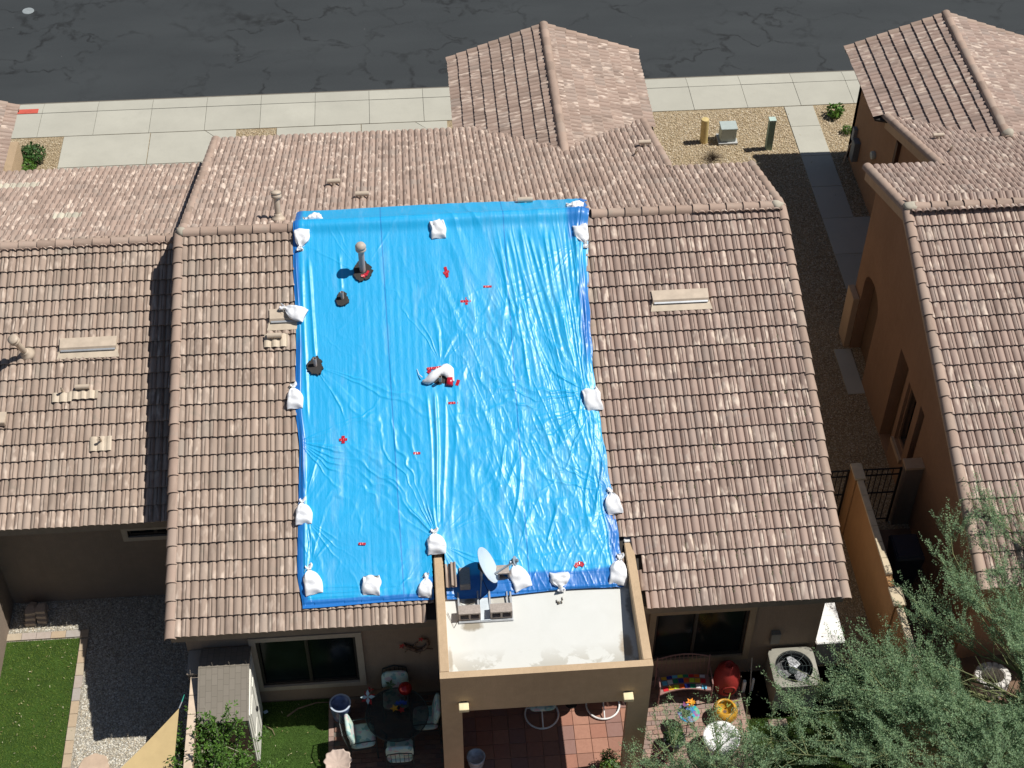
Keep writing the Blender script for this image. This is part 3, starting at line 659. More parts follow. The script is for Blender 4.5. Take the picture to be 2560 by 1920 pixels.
    h+=fan(3.3,23.35,200,262,10,.026,1.6,34)
    h+=fan(-1.1,22.85,20,60,5,.014,.9,36); h+=fan(-1.1,22.8,110,160,6,.014,.8,38)
    h+=fan(1.48,17.2,60,140,9,.022,.7,40); h+=fan(2.25,17.0,40,140,9,.020,.7,42)
    # taut pleats between the torn bag and the bag on the wall
    for x0,x1,am,wd in ((.20,.11,.030,.035),(.05,.06,.014,.03),(.40,.20,.015,.035),(.62,.35,.010,.04)):
        t=(Y-17.75)/(20.4-17.75); xc=x1+(x0-x1)*t+.012*np.sin(Y*3)
        h+=am*np.exp(-((X-xc)/wd)**2)*sst(0,.12,t)*sst(1.02,.9,t)
    # straight pleat from ridge bag down to the black boot on the left
    for x0,x1,y0,y1,am,wd in ((-2.16,-2.06,23.3,21.15,.022,.035),(-2.30,-2.22,23.2,20.0,.016,.03),(-1.55,-1.52,23.3,22.5,.012,.03),(-2.34,-2.30,20.1,16.9,.016,.03)):
        t=(y0-Y)/(y0-y1); xc=x0+(x1-x0)*t
        h+=am*np.exp(-((X-xc)/wd)**2)*sst(0,.2,t)*sst(1.05,.9,t)
    # diagonal slack wrinkles over the centre right
    zone=sst(.1,1.2,X+.25*(Y-20.5))*sst(23.0,21.6,Y)
    u=X*math.cos(.42)-Y*math.sin(.42)*.55; w=X*math.sin(.5)+Y*math.cos(.5)
    q=n2(u*5.6+.8*n2(X*1.5,Y*1.2,50),w*.75,51)
    h+=.019*ridged(q)*zone*sst(.32,.62,n2(X*1.5,Y*1.1,52))
    q=n2((X+.35*Y)*9,(Y-.2*X)*2.6,53); h+=.0065*ridged(q)*(zone*.9+.12)
    zone2=sst(19.4,18.4,Y); q=n2((X-.5*Y)*6,(Y+.3*X)*2.2,54); h+=.007*ridged(q)*zone2*sst(.35,.65,n2(X*1.3,Y*1.3,55))
    q=n2(X*22,Y*9,56); h+=.0022*ridged(q)*(.4+zone)
    h+=.0016*(n2(X*30,Y*2.5,57)-.5)
    # puckers at the edges
    xl=X-tarp_left(Y); xr=tarp_right(Y)-X
    er=np.exp(-xr/.16); el=np.exp(-xl/.10)
    h+=.048*er*ridged(n1(xr*16+.8*n1(Y*.7,60)+Y*.12,61))*sst(0,.05,xr)
    h+=-.045*sst(.12,.0,xr)-.03*sst(.08,.0,xl)
    h+=.022*el*ridged(n1(xl*20+.3*Y,62))*sst(0,.04,xl)
    h+=.010*n2(X*2.1,Y*1.4,64)+.014*ridged(n2((X+.25*Y)*3.1,(Y-.3*X)*.9,65))*sst(-.6,1.0,X)
    h+=.012*sst(17.1,16.7,Y)*ridged(n2(X*1.3,Y*13,63))
    return h
NX,NYY=620,760
tv=np.linspace(0,1,NYY)[:,None]; tu=np.linspace(0,1,NX)[None,:]
YY=np.repeat(16.56+(24.72-16.56)*tv,NX,1)
XL=tarp_left(YY);XRr=tarp_right(YY); XX=XL+(XRr-XL)*tu
# the top and bottom hems wander a little
YY=YY+.03*np.sin(XX*1.3+1)*sst(.96,1,tv)-.02*np.sin(XX*2.1)*sst(.03,0,tv)+.05*sst(.3,3.3,XX)*sst(.03,0,tv)
HH=tarp_h(XX,YY); ZZ=tbase(XX,YY)+HH
# sheet pulled round the rising parapet ends
inpar=(XX>-.03)&(XX<.195)&(YY<17.44)
pinch=np.exp(-((XX-.083)/.22)**2)*sst(17.9,17.45,YY); ZZ=ZZ+.03*pinch
ZZ=np.where(YY<16.62,np.maximum(ZZ-.03,3.10-.0),ZZ)
V=np.stack([XX,YY,ZZ],-1).reshape(-1,3)
idx=np.arange(NX*NYY).reshape(NYY,NX)
Q=np.stack([idx[:-1,:-1],idx[:-1,1:],idx[1:,1:],idx[1:,:-1]],-1).reshape(-1,4)
ip=inpar.reshape(-1); keep=~(ip[Q].any(1)); Q=Q[keep]
me=fastmesh('tarp',V,Q)
sh=np.ones(len(me.polygons),dtype=bool); me.polygons.foreach_set('use_smooth',sh)
# edge fold shade painted as deeper blue, plus the folded-under bottom strip
shade_hem=np.maximum(np.maximum(sst(.24,.13,XRr-XX)*sst(.35,.6,n1(YY*.6,70)+.25),sst(.16,.08,XX-XL)*sst(.2,.5,n1(YY*.8,75)+.2)),sst(16.98,16.90,YY+.05*(n1(XX*1.3,71)-.5))*sst(-.3,.0,XX)+sst(16.70,16.66,YY)*sst(0,-.2,XX))
shade_hem=np.maximum(shade_hem,sst(2.95,3.08,XX)*sst(23.30,23.4,YY)*sst(24.1,24.0,YY)*.9)
a=me.attributes.new('fold_shade_hem','FLOAT','POINT'); a.data.foreach_set('value',np.clip(shade_hem,0,1).astype(np.float32).ravel())
def tarp_mat():
    m=N('blue_polyethylene',.30,.30)
    at=m.n('ShaderNodeAttribute'); at.attribute_name='fold_shade_hem'
    v=m.world(); big=m.noise(v,.8,4); st=m.noise(m.world((38,1.1,1.1)),1,5,.65); w=0
    c=m.ramp(big,[(.3,(.004,.365,.72)),(.7,(.006,.40,.77))])
    c=m.mix(m.ramp(st,[(.54,0.0),(.75,.28)]),c,(.12,.50,.82))       # pale streaks running down the sheet
    ch=m.noise(m.world((3.2,.5,.5)),1,5,.65)
    g2=m.n('ShaderNodeNewGeometry'); sx=m.n('ShaderNodeSeparateXYZ'); m.l(g2.outputs['Position'],sx.inputs[0])
    tri=m.noise(m.world((5,1.0,1.0)),1,5,.7); sheen_tint=m.math('MULTIPLY',m.ramp(tri,[(.45,0.0),(.65,.30)]),m.ramp(m.math('DIVIDE',m.math('ADD',sx.outputs['X'],.6),4.0),[(.1,.12),(.6,1.0)]))
    c=m.mix(sheen_tint,c,(.12,.52,.82))  # pale sheen painted into the base colour, stronger to the right
    c=m.mix(m.ramp(ch,[(.54,0.0),(.74,.38)]),c,(.30,.58,.82))
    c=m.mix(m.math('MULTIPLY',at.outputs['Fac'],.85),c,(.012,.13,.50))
    # welded seams of the sheet widths
    sep=m.n('ShaderNodeSeparateXYZ'); g=m.n('ShaderNodeNewGeometry'); m.l(g.outputs['Position'],sep.inputs[0])
    for x0,k in ((-.63,.02),(1.72,-.005)):
        xx=m.math('ADD',sep.outputs['X'],m.math('MULTIPLY',m.math('SUBTRACT',sep.outputs['Y'],20.0),k))
        d=m.math('ABSOLUTE',m.math('SUBTRACT',xx,x0))
        c=m.mix(m.ramp(d,[(.0,.75),(.008,.6),(.014,0.0)]),c,(.004,.16,.50))
    m.color(c)
    m.b.inputs['Roughness'].default_value=.50; m.b.inputs['Coat Weight'].default_value=.75; m.b.inputs['Coat Roughness'].default_value=.36
    bh=m.math('ADD',m.math('MULTIPLY',m.noise(m.world((16,6,6),.25),1,5,.7),1.0),m.math('MULTIPLY',st,.55))
    m.bump(bh,.34,.012); return m.m
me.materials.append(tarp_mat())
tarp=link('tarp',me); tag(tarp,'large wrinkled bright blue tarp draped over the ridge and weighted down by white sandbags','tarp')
def roofz(Y): return (rz(Y) if Y<RY else fz(Y))
def surf(x,Y,off=.09):
    return Vector((x,Y,float(tbase(np.array(x,float),np.array(Y,float)))-.094+off))
def frame_at(x,Y,off=.09):
    n=Vector((0,-ST,CT)) if Y<RY-.2 else (Vector((0,ST,CT)) if Y>RY+.2 else Vector((0,0,1)))
    u=Vector((1,0,0)); v=n.cross(u); Mx=Matrix((u,v,n)).transposed().to_4x4(); Mx.translation=surf(x,Y,off); return Mx
# ------------------------------------------------------------------ sandbags
def bag_mat():
    m=N('woven_sack_white',.62,.35); v=m.coord('Object'); f=m.noise(v,9,4); w=m.noise(m.coord('Object',(140,140,140)),1,2)
    oi=m.n('ShaderNodeObjectInfo'); sm=m.noise(m.world((1,1,1)),5,4,.6); cc=m.mix(m.ramp(sm,[(.50,0.0),(.75,.35)]),m.ramp(f,[(.3,(.76,.78,.82)),(.7,(.84,.86,.89))]),(.50,.47,.42)); m.color(m.mix(m.math('MULTIPLY',oi.outputs['Random'],.18),cc,(.55,.55,.56))); m.bump(m.math('ADD',f,m.math('MULTIPLY',w,.3)),.35,.006); return m.m
M['bag']=bag_mat(); M['bagstring']=flat('sack_tie',(.75,.73,.66),.7); M['bag_in']=M['bag']
def sandbag(x,Y,ang,L=.5,Wd=.34,T=.13,neck=True,seed=0,label='',off=.085,Mx=None,fold=False):
    rr=random.Random(seed); e=empty('sandbag'); e.matrix_world=(Mx if Mx is not None else frame_at(x,Y,off))@Matrix.Rotation(ang,4,'Z')
    if neck: S_=[(0,.92,.05),(.02,.96,.28),(.10,1.0,.78),(.24,1.0,1.0),(.38,.98,1.02),(.50,.92,.94),(.60,.80,.82),(.68,.62,.70),(.745,.40,.56),(.79,.22,.42),(.815,.14,.34),(.84,.20,.36),(.90,.34,.34),(.96,.42,.26),(1.0,.38,.10)]
    else: S_=[(0,.92,.05),(.03,.97,.35),(.12,1.0,.8),(.3,1.03,1.0),(.5,1.02,1.05),(.7,1.0,1.0),(.86,.96,.8),(.95,.90,.45),(1.0,.84,.10)]
    Q_=[]
    for a,b in zip(S_,S_[1:]):
        for t in (0,.5): Q_.append(tuple(a[i]+(b[i]-a[i])*t for i in range(3)))
    Q_.append(S_[-1]); nseg=32; rings=[]; bx=rr.uniform(-.06,.06); sg=seed*3.3
    for (s,w,t) in Q_:
        ring=[]
        for i in range(nseg):
            a=2*PI*i/nseg; ca,sa=math.cos(a),math.sin(a)
            px=math.copysign(abs(ca)**.62,ca)*w*Wd/2; pz=math.copysign(abs(sa)**.62,sa)
            pz=pz*t*T*(.52 if pz>0 else .38)
            k=max(0,1-abs(s-.80)/.42)          # gathered folds near the neck
            wr=.15*k*math.sin(a*7+sg)+.09*k*math.sin(a*11+sg*2)
            px*=1+wr*.6; pz*=1+wr*2.2
            pz+= .010*math.sin(px*31+sg+s*7)*(1 if pz>0 else 0)+.007*math.sin(s*23+sg+px*17)
            pz+= (-.022*math.exp(-((s-.45-.9*px)/.05)**2)-.016*math.exp(-((s-.27+.8*px)/.05)**2))*(1 if sa>0.15 else 0)
            yy=s*L-.46*L; 
            if s<.06: yy-=.018*(abs(px)/(Wd/2))**3; 
            px+=bx*s*s*1.2*L+.012*math.sin(s*9+sg)
            if s>.86: pz+=.03*math.sin(a*3+sg)*(s-.86)/.14*1.2; yy+=.02*math.sin(a*4+sg)*(s-.86)/.14
            ring.append((px,yy,pz+T*.34*max(.3,t if t>.5 else .5*1)))
        rings.append(ring)
    m=MB(); m.prof(rings); o=m.build('sack',M['bag'],e,smooth=True)
    if neck:
        c=Vector((bx*.66*1.2*L+.012*math.sin(.81*9+sg),.35*L+.01,T*.24)); m=MB()
        r0=.14*Wd/2+.010; m.tube([(c.x+r0*math.cos(a)*1.15,c.y,c.z+r0*math.sin(a)*.9) for a in [2*PI*i/14 for i in range(15)]],.006,6)
        m.tube([(c.x,c.y-.002,c.z+r0*.9),(c.x-.05,c.y+.02,c.z+.03),(c.x-.09,c.y-.02,c.z+.005)],.003,5)
        m.build('tie_string',M['bagstring'],e)
    tag(e,label,'sandbag','white sandbags holding down the tarp'); return e
B=[ # x,Y,angle(neck dir from up-slope),L,W,T,neck,seed,label,off
 (-2.05,24.16,1.75,.36,.26,.12,True,1,'small sandbag lying over the ridge at the upper left corner of the tarp',.11),
 (-2.27,23.60,3.1,.50,.31,.13,True,2,'sandbag hanging neck down over the left end of the ridge tiles',.10),
 (.43,23.66,.05,.42,.30,.14,False,3,'sandbag just below the ridge in the middle of the tarp top',.09),
 (3.22,24.10,1.4,.34,.25,.11,True,4,'small flattened sandbag over the ridge at the upper right corner of the tarp',.12),
 (3.29,23.40,3.35,.52,.30,.12,True,5,'sandbag hanging neck down below the ridge at the right edge of the tarp',.10),
 (-2.46,22.05,1.15,.52,.30,.13,True,6,'sandbag lying sideways over the half covered roof vent on the left',.14),
 (-2.46,20.42,.05,.52,.31,.13,True,7,'pear shaped sandbag on the left tarp edge beside the lowest black boot',.08),
 (3.17,20.05,.12,.46,.32,.13,False,8,'square sandbag with its top folded over halfway down the right tarp edge',.08),
 (-2.33,18.25,.05,.50,.31,.13,True,9,'sandbag on the left tarp edge second from the bottom',.08),
 (3.35,18.12,.12,.50,.30,.13,True,10,'sandbag on the right tarp edge above the white porch end cap',.08),
 (-2.20,17.02,.20,.56,.33,.14,True,11,'sandbag at the lower left corner of the tarp',.09),
 (-1.14,16.86,-.1,.34,.32,.14,False,12,'squat square sandbag on the bottom hem of the tarp',.09),
 (.06,17.56,.05,.48,.34,.16,True,13,'full sandbag standing at the top end of the left porch parapet',.10),
 (-.16,16.80,-.2,.42,.25,.14,True,14,'crumpled small sandbag against the outer side of the left parapet',.09),
 (1.50,16.90,.38,.58,.34,.14,True,15,'sandbag leaning behind the satellite dish arm',.08),
 (2.25,16.76,3.14,.34,.36,.15,True,16,'short sandbag with its neck down on the white flat roof edge',.08),
 (3.33,16.88,-.18,.58,.32,.15,True,17,'sandbag in the corner against the right porch parapet',.08)]
for (x,Y,a,L,w,T,nk,sd,lb,of) in B: sandbag(x,Y,a,L,w,T,nk,sd,lb,of)
# ------------------------------------------------------------------ vents, boots and tape on the tarp
M['boot']=flat('bitumen_black',(.035,.033,.032),.7)
M['redtape']=flat('red_tape',(.50,.012,.03),.28,.6)
M['pipe_grey']=flat('pvc_grey',(.42,.36,.34),.5,.4)
def ragged(parent,name,r,seed,mat,z=.004,sx=1,sy=1):
    rr=random.Random(seed); m=MB(); n=40; top=[];bot=[]
    for i in range(n):
        a=2*PI*i/n; q=r*(1+rr.uniform(-.14,.14)+.10*math.sin(a*3+seed)); top.append((q*math.cos(a)*sx,q*math.sin(a)*sy,z+.008+rr.uniform(0,.006))); bot.append((q*math.cos(a)*sx,q*math.sin(a)*sy,z-.02))
    m.prof([bot,top]); return m.build(name,mat,parent)
def tape(parent,x,y,L,w,a,z=.016,mat=None):
    m=MB(); nx=6; rows=[]
    for i in range(nx+1):
        t=-L/2+L*i/nx; rows.append([(t,-w/2,z+.003*math.sin(i*2.3)),(t,w/2,z+.003*math.sin(i*2.3+1))])
    lo=[[(p[0],p[1],p[2]-.002) for p in r] for r in rows]
    rings=[[r[0],r[1],l[1],l[0]] for r,l in zip(rows,lo)]
    m.prof(rings); return m.build('tape_strip',mat or M['redtape'],parent,loc=(x,y,0),rot=(0,0,a))
def vpipe(x,Y,r,h,cap,label,mat=None,off=.10,boot=.17,seed=1,red=False):
    e=empty('vent_pipe'); e.matrix_world=frame_at(x,Y,off) 
    if boot: ragged(e,'bitumen_boot',boot,seed,M['boot'],z=.03,sx=.92,sy=1.15)
    p=empty('stack',parent=e); p.name='stack_pipe'
    up=(e.matrix_world.to_3x3().inverted()@Vector((0,0,1))).normalized(); q=up.to_track_quat('Z','Y').to_matrix().to_4x4()
    m=MB()
    m.lathe([(r,-.05),(r,h),(r*.82,h),(r*.82,h-.08)],18,cap=False,M=q); 
    bpy.data.objects.remove(p); m.build('stack_pipe',mat or M['pipe_grey'],e,smooth=False)
    m=MB(); m.lathe([(r*.8,h-.07),(0.001,h-.07)],14,cap=False,M=q); m.build('pipe_bore',M['black'],e)
    if cap:
        c=empty('x'); bpy.data.objects.remove(c)
        m=MB(); m.lathe([(r*.95,h-.13),(cap*.86,h-.12),(cap,h-.10),(cap,h-.055),(cap*.9,h-.05),(cap*.9,h-.035),(cap*1.02,h-.03),(cap,h+.0),(cap*.75,h+.045),(cap*.35,h+.065),(.001,h+.07)],24,cap=False,M=q); m.build('rain_cap',M['metal_grey'],e,smooth=True)
    if red:
        for (a,b,c_,d) in ((.04,-.10,.10,.5),(.09,-.07,.12,1.1),(.01,-.13,.09,-.4)): tape(e,a,b,c_,.045,d,.06)
    tag(e,label,'vent pipe'); return e
vpipe(-1.10,22.86,.060,.66,.105,'tall grey flue with a domed rain cap rising through the upper left of the tarp',seed=2,boot=.19,red=True)
vpipe(-1.51,22.30,.032,.20,0,'short open pipe in a black boot below the tall capped flue',seed=3,boot=.13)
vpipe(-2.06,20.98,.034,.22,0,'short open pipe in a round black boot near the left tarp edge',seed=4,boot=.16)
# torn bag over a vent at the centre
e=empty('torn_sack'); e.matrix_world=frame_at(.30,20.62,.10); tag(e,'torn empty white sack taped over a small vent in the middle of the tarp','sack')
ragged(e,'bitumen_boot',.14,9,M['boot'],z=.0); 
m=MB(); rings=[]
path=[(-.34,-.05,.03,.04),(-.29,-.06,.05,.09),(-.22,-.03,.09,.19),(-.13,.02,.12,.24),(-.05,.08,.10,.20),(.02,.14,.08,.17),(.08,.16,.08,.24),(.15,.13,.07,.33),(.22,.08,.06,.33),(.27,.05,.03,.28)]
for (x,y,z,w) in path:
    rings.append([(x+.0*a,y+math.cos(a)*w/2,z*.5+abs(math.sin(a))*z*(1 if math.sin(a)>0 else -.3)+.012*math.sin(a*5+x*30)+.008*math.sin(a*9+x*60)) for a in [2*PI*i/18 for i in range(18)]])
m.prof(rings); m.build('sack',M['bag'],e,smooth=True)
m=MB(); m.tube([(-.34,.02,.06),(-.40,.10,.03),(-.43,.22,.02)],.012,6,.004); m.build('tie_string',M['bag'],e)
m=MB(); m.lathe([(.03,-.02),(.03,.22),(.024,.22),(.024,.15)],12,cap=False,c=(.0,-.06,0)); m.build('stack_pipe',M['metal_grey'],e)
m=MB(); m.prof([[(.10,-.17,.03),(.24,-.19,.03),(.25,.0,.03),(.13,.0,.03)],[(.12,-.15,.08),(.22,-.16,.09),(.23,-.02,.09),(.14,-.02,.09)]]); m.build('red_tape_wad',M['redtape'],e,smooth=True)
for t in ((-.16,.22,.16,.05,.05),(-.03,.23,.14,.05,.1),(-.20,.16,.08,.06,.8),(.33,-.11,.12,.06,1.2)): tape(e,*t)
# red tape patches
def patch(x,Y,strips,label):
    e=empty('tape_patch'); e.matrix_world=frame_at(x,Y,.10); 
    for s in strips: tape(e,*s)
    tag(e,label,'tape','red tape patches on the tarp')
patch(.54,22.76,[(0,.02,.20,.055,1.75),(0,.0,.12,.05,.3),(.0,-.07,.1,.05,2.0)],'ragged cross of red tape, highest on the tarp')
patch(1.33,22.42,[(0,0,.16,.042,-.05)],'single level strip of red tape nearest the right half folds')
patch(.88,22.14,[(0,0,.20,.05,.0),(.02,0,.16,.05,1.5)],'crossed red tape below the ragged cross, level with the short upper pipe')
patch(.52,20.13,[(0,0,.18,.046,.0)],'red tape strip just below the torn sack')
patch(-1.57,19.54,[(0,0,.15,.05,0),(0,0,.15,.06,1.55)],'small red tape cross on the lower left of the tarp')
patch(-.21,19.21,[(0,.0,.13,.045,-.05)],'short red tape strip left of the long central pleats')
patch(-1.28,17.61,[(0,0,.13,.045,-.1)],'red tape strip lowest on the left half of the tarp')
patch(2.63,17.02,[(-.03,0,.13,.07,.6),(.03,.01,.12,.07,-.6),(0,.02,.14,.05,.1)],'crumpled red tape rosette near the tarp bottom above the white roof')
# ------------------------------------------------------------------ vents in the tile fields (parts of their house)
def place(e,parent,x,Y,zf,slope=1,off=.04):
    n=Vector((0,-ST,CT)) if slope>0 else Vector((0,ST,CT)); u=Vector((1,0,0)); v=n.cross(u); Mx=Matrix((u,v,n)).transposed().to_4x4(); Mx.translation=(x,Y,zf(Y)+off); e.parent=parent; e.matrix_local=Mx; return e
def attic_vent(parent,x,Y,zf,w=1.12,label=None):
    e=place(empty('attic_vent'),parent,x,Y,zf); h=w/2
    m=MB(); m.prof([[(-h,-.02,.0),(h,-.02,.0),(h+.05,-.25,-.0),(-h-.05,-.25,-.0)],[(-h,-.02,.055),(h,-.02,.055),(h+.05,-.25,.05),(-h-.05,-.25,.05)]]); m.build('flashing',M['cream'],e)
    m=MB(); m.prof([[(-h,.20,.02),(-h,.20,.07),(-h+.01,-.03,.11),(-h,-.10,.05)],[(h,.20,.02),(h,.20,.07),(h-.01,-.03,.11),(h,-.10,.05)]]); m.build('vent_hood',M['metal_tan'],e)
    m=MB(); m.box(-h+.03,h-.03,-.105,-.07,.055,.09); m.build('vent_screen',M['galv'],e)
    return e
def t_vent(parent,x,Y,zf,slope=1,s=1.0,pan=None):
    e=place(empty('t_vent'),parent,x,Y,zf,slope,.06)
    up=(e.matrix_local.to_3x3().inverted()@Vector((0,0,1))).normalized(); q=up.to_track_quat('Z','Y').to_matrix().to_4x4()
    m=MB(); m.lathe([(.045*s,-.05),(.045*s,.10*s)],14,M=q); m.build('stem',M['metal_tan'],e)
    c=q@Vector((0,0,.105*s)); m=MB(); m.tube([c+Vector((-.14*s,0,0)),c+Vector((.14*s,0,0))],.052*s,16); m.build('hood',M['metal_tan'],e)
    if pan:
        m=MB(); n=14; r0=[];r1=[]
        for i in range(n+1):
            u=pan[0]+(pan[1]-pan[0])*i/n; z_=.018+RH*(1-abs(((u/(TW/2)+.5)%1)*2-1)**2.3)
            r0.append((u,pan[2]*s,z_+.012)); r1.append((u,pan[3]*s,z_+.006))
        m.prof([r0,r1],close=False,cap=False); m.build('lead_pan',M['cream'],e)
    return e
def pan_pipe(parent,x,Y,zf,pan,r=.026,h=.2,lean=0):
    e=place(empty('pipe_vent'),parent,x,Y,zf,1,.06)
    up=(e.matrix_local.to_3x3().inverted()@Vector((0,0,1))).normalized(); q=up.to_track_quat('Z','Y').to_matrix().to_4x4()
    m=MB(); m.lathe([(r*1.5,-.03),(r*1.2,.05),(r,.06),(r,h),(r*.7,h),(r*.7,h-.08),(0.001,h-.08)],12,cap=False,M=q); m.build('stem',M['metal_tan'],e)
    if pan:
        m=MB(); n=12; r0=[];r1=[]
        for i in range(n+1):
            u=pan[0]+(pan[1]-pan[0])*i/n; z_=.012+.8*RH*(1-abs(((u/(TW/2)+.5)%1)*2-1)**2.3)
            r0.append((u,pan[2],z_+.012)); r1.append((u,pan[3],z_+.006))
        m.prof([r0,r1],close=False,cap=False); m.build('lead_pan',M['cream'],e)
def cap_pipe(parent,x,Y,zf,slope,h=.5,lean=(0,0),r=.06):
    e=place(empty('flue'),parent,x,Y,zf,slope,.05)
    up=(e.matrix_local.to_3x3().inverted()@Vector((lean[0],lean[1],1))).normalized(); q=up.to_track_quat('Z','Y').to_matrix().to_4x4(); cap=r*1.75
    m=MB(); m.lathe([(.17,-.02),(.12,.05),(r*1.25,.10),(r*1.3,.13)],20,M=q); m.build('storm_collar',M['metal_tan'],e,smooth=True)
    m=MB(); m.lathe([(r,.0),(r,h)],16,M=q); m.build('stack_pipe',M['metal_tan'],e)
    m=MB(); m.lathe([(r*.95,h-.10),(cap*.86,h-.09),(cap,h-.07),(cap,h-.02),(cap*.9,h-.015),(cap*.9,h),(cap*1.02,h+.005),(cap*.98,h+.04),(cap*.35,h+.055),(.001,h+.06)],22,cap=False,M=q); m.build('rain_cap',M['metal_tan'],e,smooth=True)
attic_vent(roof,5.10,22.02,rz); attic_vent(roof,-2.62,22.02,rz,.62)
t_vent(roof,-2.83,21.64,rz,1,1.0,(-.2,.25,-.22,.06))
t_vent(roof,-1.72,26.35,fz,-1); t_vent(roof,-1.10,25.45,fz,-1); t_vent(roof,2.25,24.60,fz,-1,1.1); t_vent(roof,5.30,28.15,fz,-1,1.0); pan_pipe(roof,5.0,27.6,fz,None)
cap_pipe(roof,-2.78,24.42,fz,-1,.55)
attic_vent(nroof,-6.60,22.40,nz,1.12); cap_pipe(nroof,-7.80,22.32,nz,1,.62,(-.18,0.05))
t_vent(nroof,-6.66,21.55,nz,1,.95,(-.25,.3,-.25,-.06)); pan_pipe(nroof,-7.05,21.50,nz,(-.2,.18,-.22,-.02),.024,.2); pan_pipe(nroof,-6.27,20.48,nz,(-.22,.2,-.2,.1),.024,.22)
m=MB(); m.box(-8.6,-8.11,20.85,21.15,nz(21)+.06,nz(21)+.16); m.build('vent_hood',M['metal_tan'],nroof,bevel=.01)
t_vent(rroof,12.15,28.1,rfz,-1,.9); pan_pipe(rroof,12.1,27.2,rfz,None)
# ------------------------------------------------------------------ on the white flat roof
def fz0(Y): return 2.86+(Y-14.8)*.1071
def cblock(x,Y,label,axis='y',z=None,hgt=.19):
    e=empty('concrete_block',(x,Y,(fz0(Y)+.03) if z is None else z)); a,b=.195,.095
    bm=MB()
    if axis=='y':   # cells open towards -y
        o=rect(-a,a,0,hgt); hs=[rect(-a+.03,-.018,.034,hgt-.034)[::-1],rect(.018,a-.03,.034,hgt-.034)[::-1]]
        bm.bm.free(); w=wall('block_shell','y',-b,o,hs,.15,M['cblock'],e); m=MB(); m.box(-a+.0015,a-.0015,b-.039,b,.0015,hgt-.0015); m.build('block_web',M['cblock'],e)
    else:
        bm.box(-b,b,-a,a,0,hgt); bm.build('block_body',M['cblock_dark'],e,bevel=.006)
    tag(e,label,'concrete block','ballast blocks on the dish frame'); return e
M['cblock']=flat('cast_concrete',(.38,.33,.29),.95,.1,var=.15,vs=30); M['cblock_dark']=flat('cast_concrete_grey',(.30,.29,.28),.95,.1,var=.15,vs=30)
df=empty('dish_stand',(0,0,0)); tag(df,'low grey metal ballast frame under the satellite dish on the white roof','stand')
m=MB()
for (x0,x1,y0,y1) in ((.39,1.36,16.07,16.11),(.39,1.36,16.40,16.43),(.40,1.36,17.08,17.11),(.39,.42,16.08,17.1),(.74,.77,16.08,17.1),(.95,.98,16.08,17.1),(1.33,1.36,16.08,17.1),(1.27,1.29,16.08,17.1)):
    z0=max(fz0(y0),(rz((y0+y1)/2)+.10) if y0>16.6 else 0)
    m.prof([[(x0,y0,fz0(y0)+.01+max(0,y0-16.6)*.12),(x1,y0,fz0(y0)+.01+max(0,y0-16.6)*.12),(x1,y1,fz0(y1)+.01+max(0,y1-16.6)*.2),(x0,y1,fz0(y1)+.01+max(0,y1-16.6)*.2)],[(x0,y0,fz0(y0)+.03+max(0,y0-16.6)*.12),(x1,y0,fz0(y0)+.03+max(0,y0-16.6)*.12),(x1,y1,fz0(y1)+.03+max(0,y1-16.6)*.2),(x0,y1,fz0(y1)+.03+max(0,y1-16.6)*.2)]])
m.build('frame_rails',M['galv'],df)
m=MB(); m.prof([[(.775,16.09,fz0(16.09)+.034),(.95,16.09,fz0(16.09)+.034),(.97,16.74,fz0(16.74)+.034),(.79,16.74,fz0(16.74)+.034)],[(.775,16.09,fz0(16.09)+.042),(.95,16.09,fz0(16.09)+.042),(.97,16.74,fz0(16.74)+.042),(.79,16.74,fz0(16.74)+.042)]]); m.build('centre_plate',flat('primed_steel',(.60,.66,.70),.5),df)
cblock(.585,16.21,'concrete block at the front left of the dish frame'); cblock(1.15,16.21,'concrete block at the front right of the dish frame')
cblock(1.15,16.93,'concrete block behind the dish arm, nearest the leaning sandbag',z=fz0(16.93)+.12); cblock(.54,16.88,'grey concrete block set lengthwise in the shadow of the dish',axis='x',z=fz0(16.9)+.08,hgt=.17)
# loose tiles left beside the left parapet
e=empty('loose_roof_tiles',(.29,16.95,3.20)); 
for k in range(2):
    me=tile_mesh('full' if k==0 else 'l',.345,M['tile'])[0]; o=link('roof_tile',me,None,e,loc=(-.10+.0*k,-.24,.05*k),rot=(R(17),0,0)); o.scale=(.66,1.35,1)
tag(e,'few loose roof tiles between the left parapet and the dish frame','roof tiles')
e=empty('dead_leaves',(2.22,16.42,fz0(16.42)+.01)); m=MB()
rr=random.Random(4)
for k in range(5):
    x,y=rr.uniform(-.06,.06),rr.uniform(-.06,.06); m.prof([[(x-.012,y-.03,0),(x+.012,y-.03,.0),(x,y+.035,.0)],[(x-.012,y-.03,.01),(x+.012,y-.03,.012),(x,y+.035,.03)]])
m.build('litter',flat('dry_leaf',(.12,.10,.07)),e); tag(e,'scrap of dry leaf litter on the white roof below the short sandbag','litter')
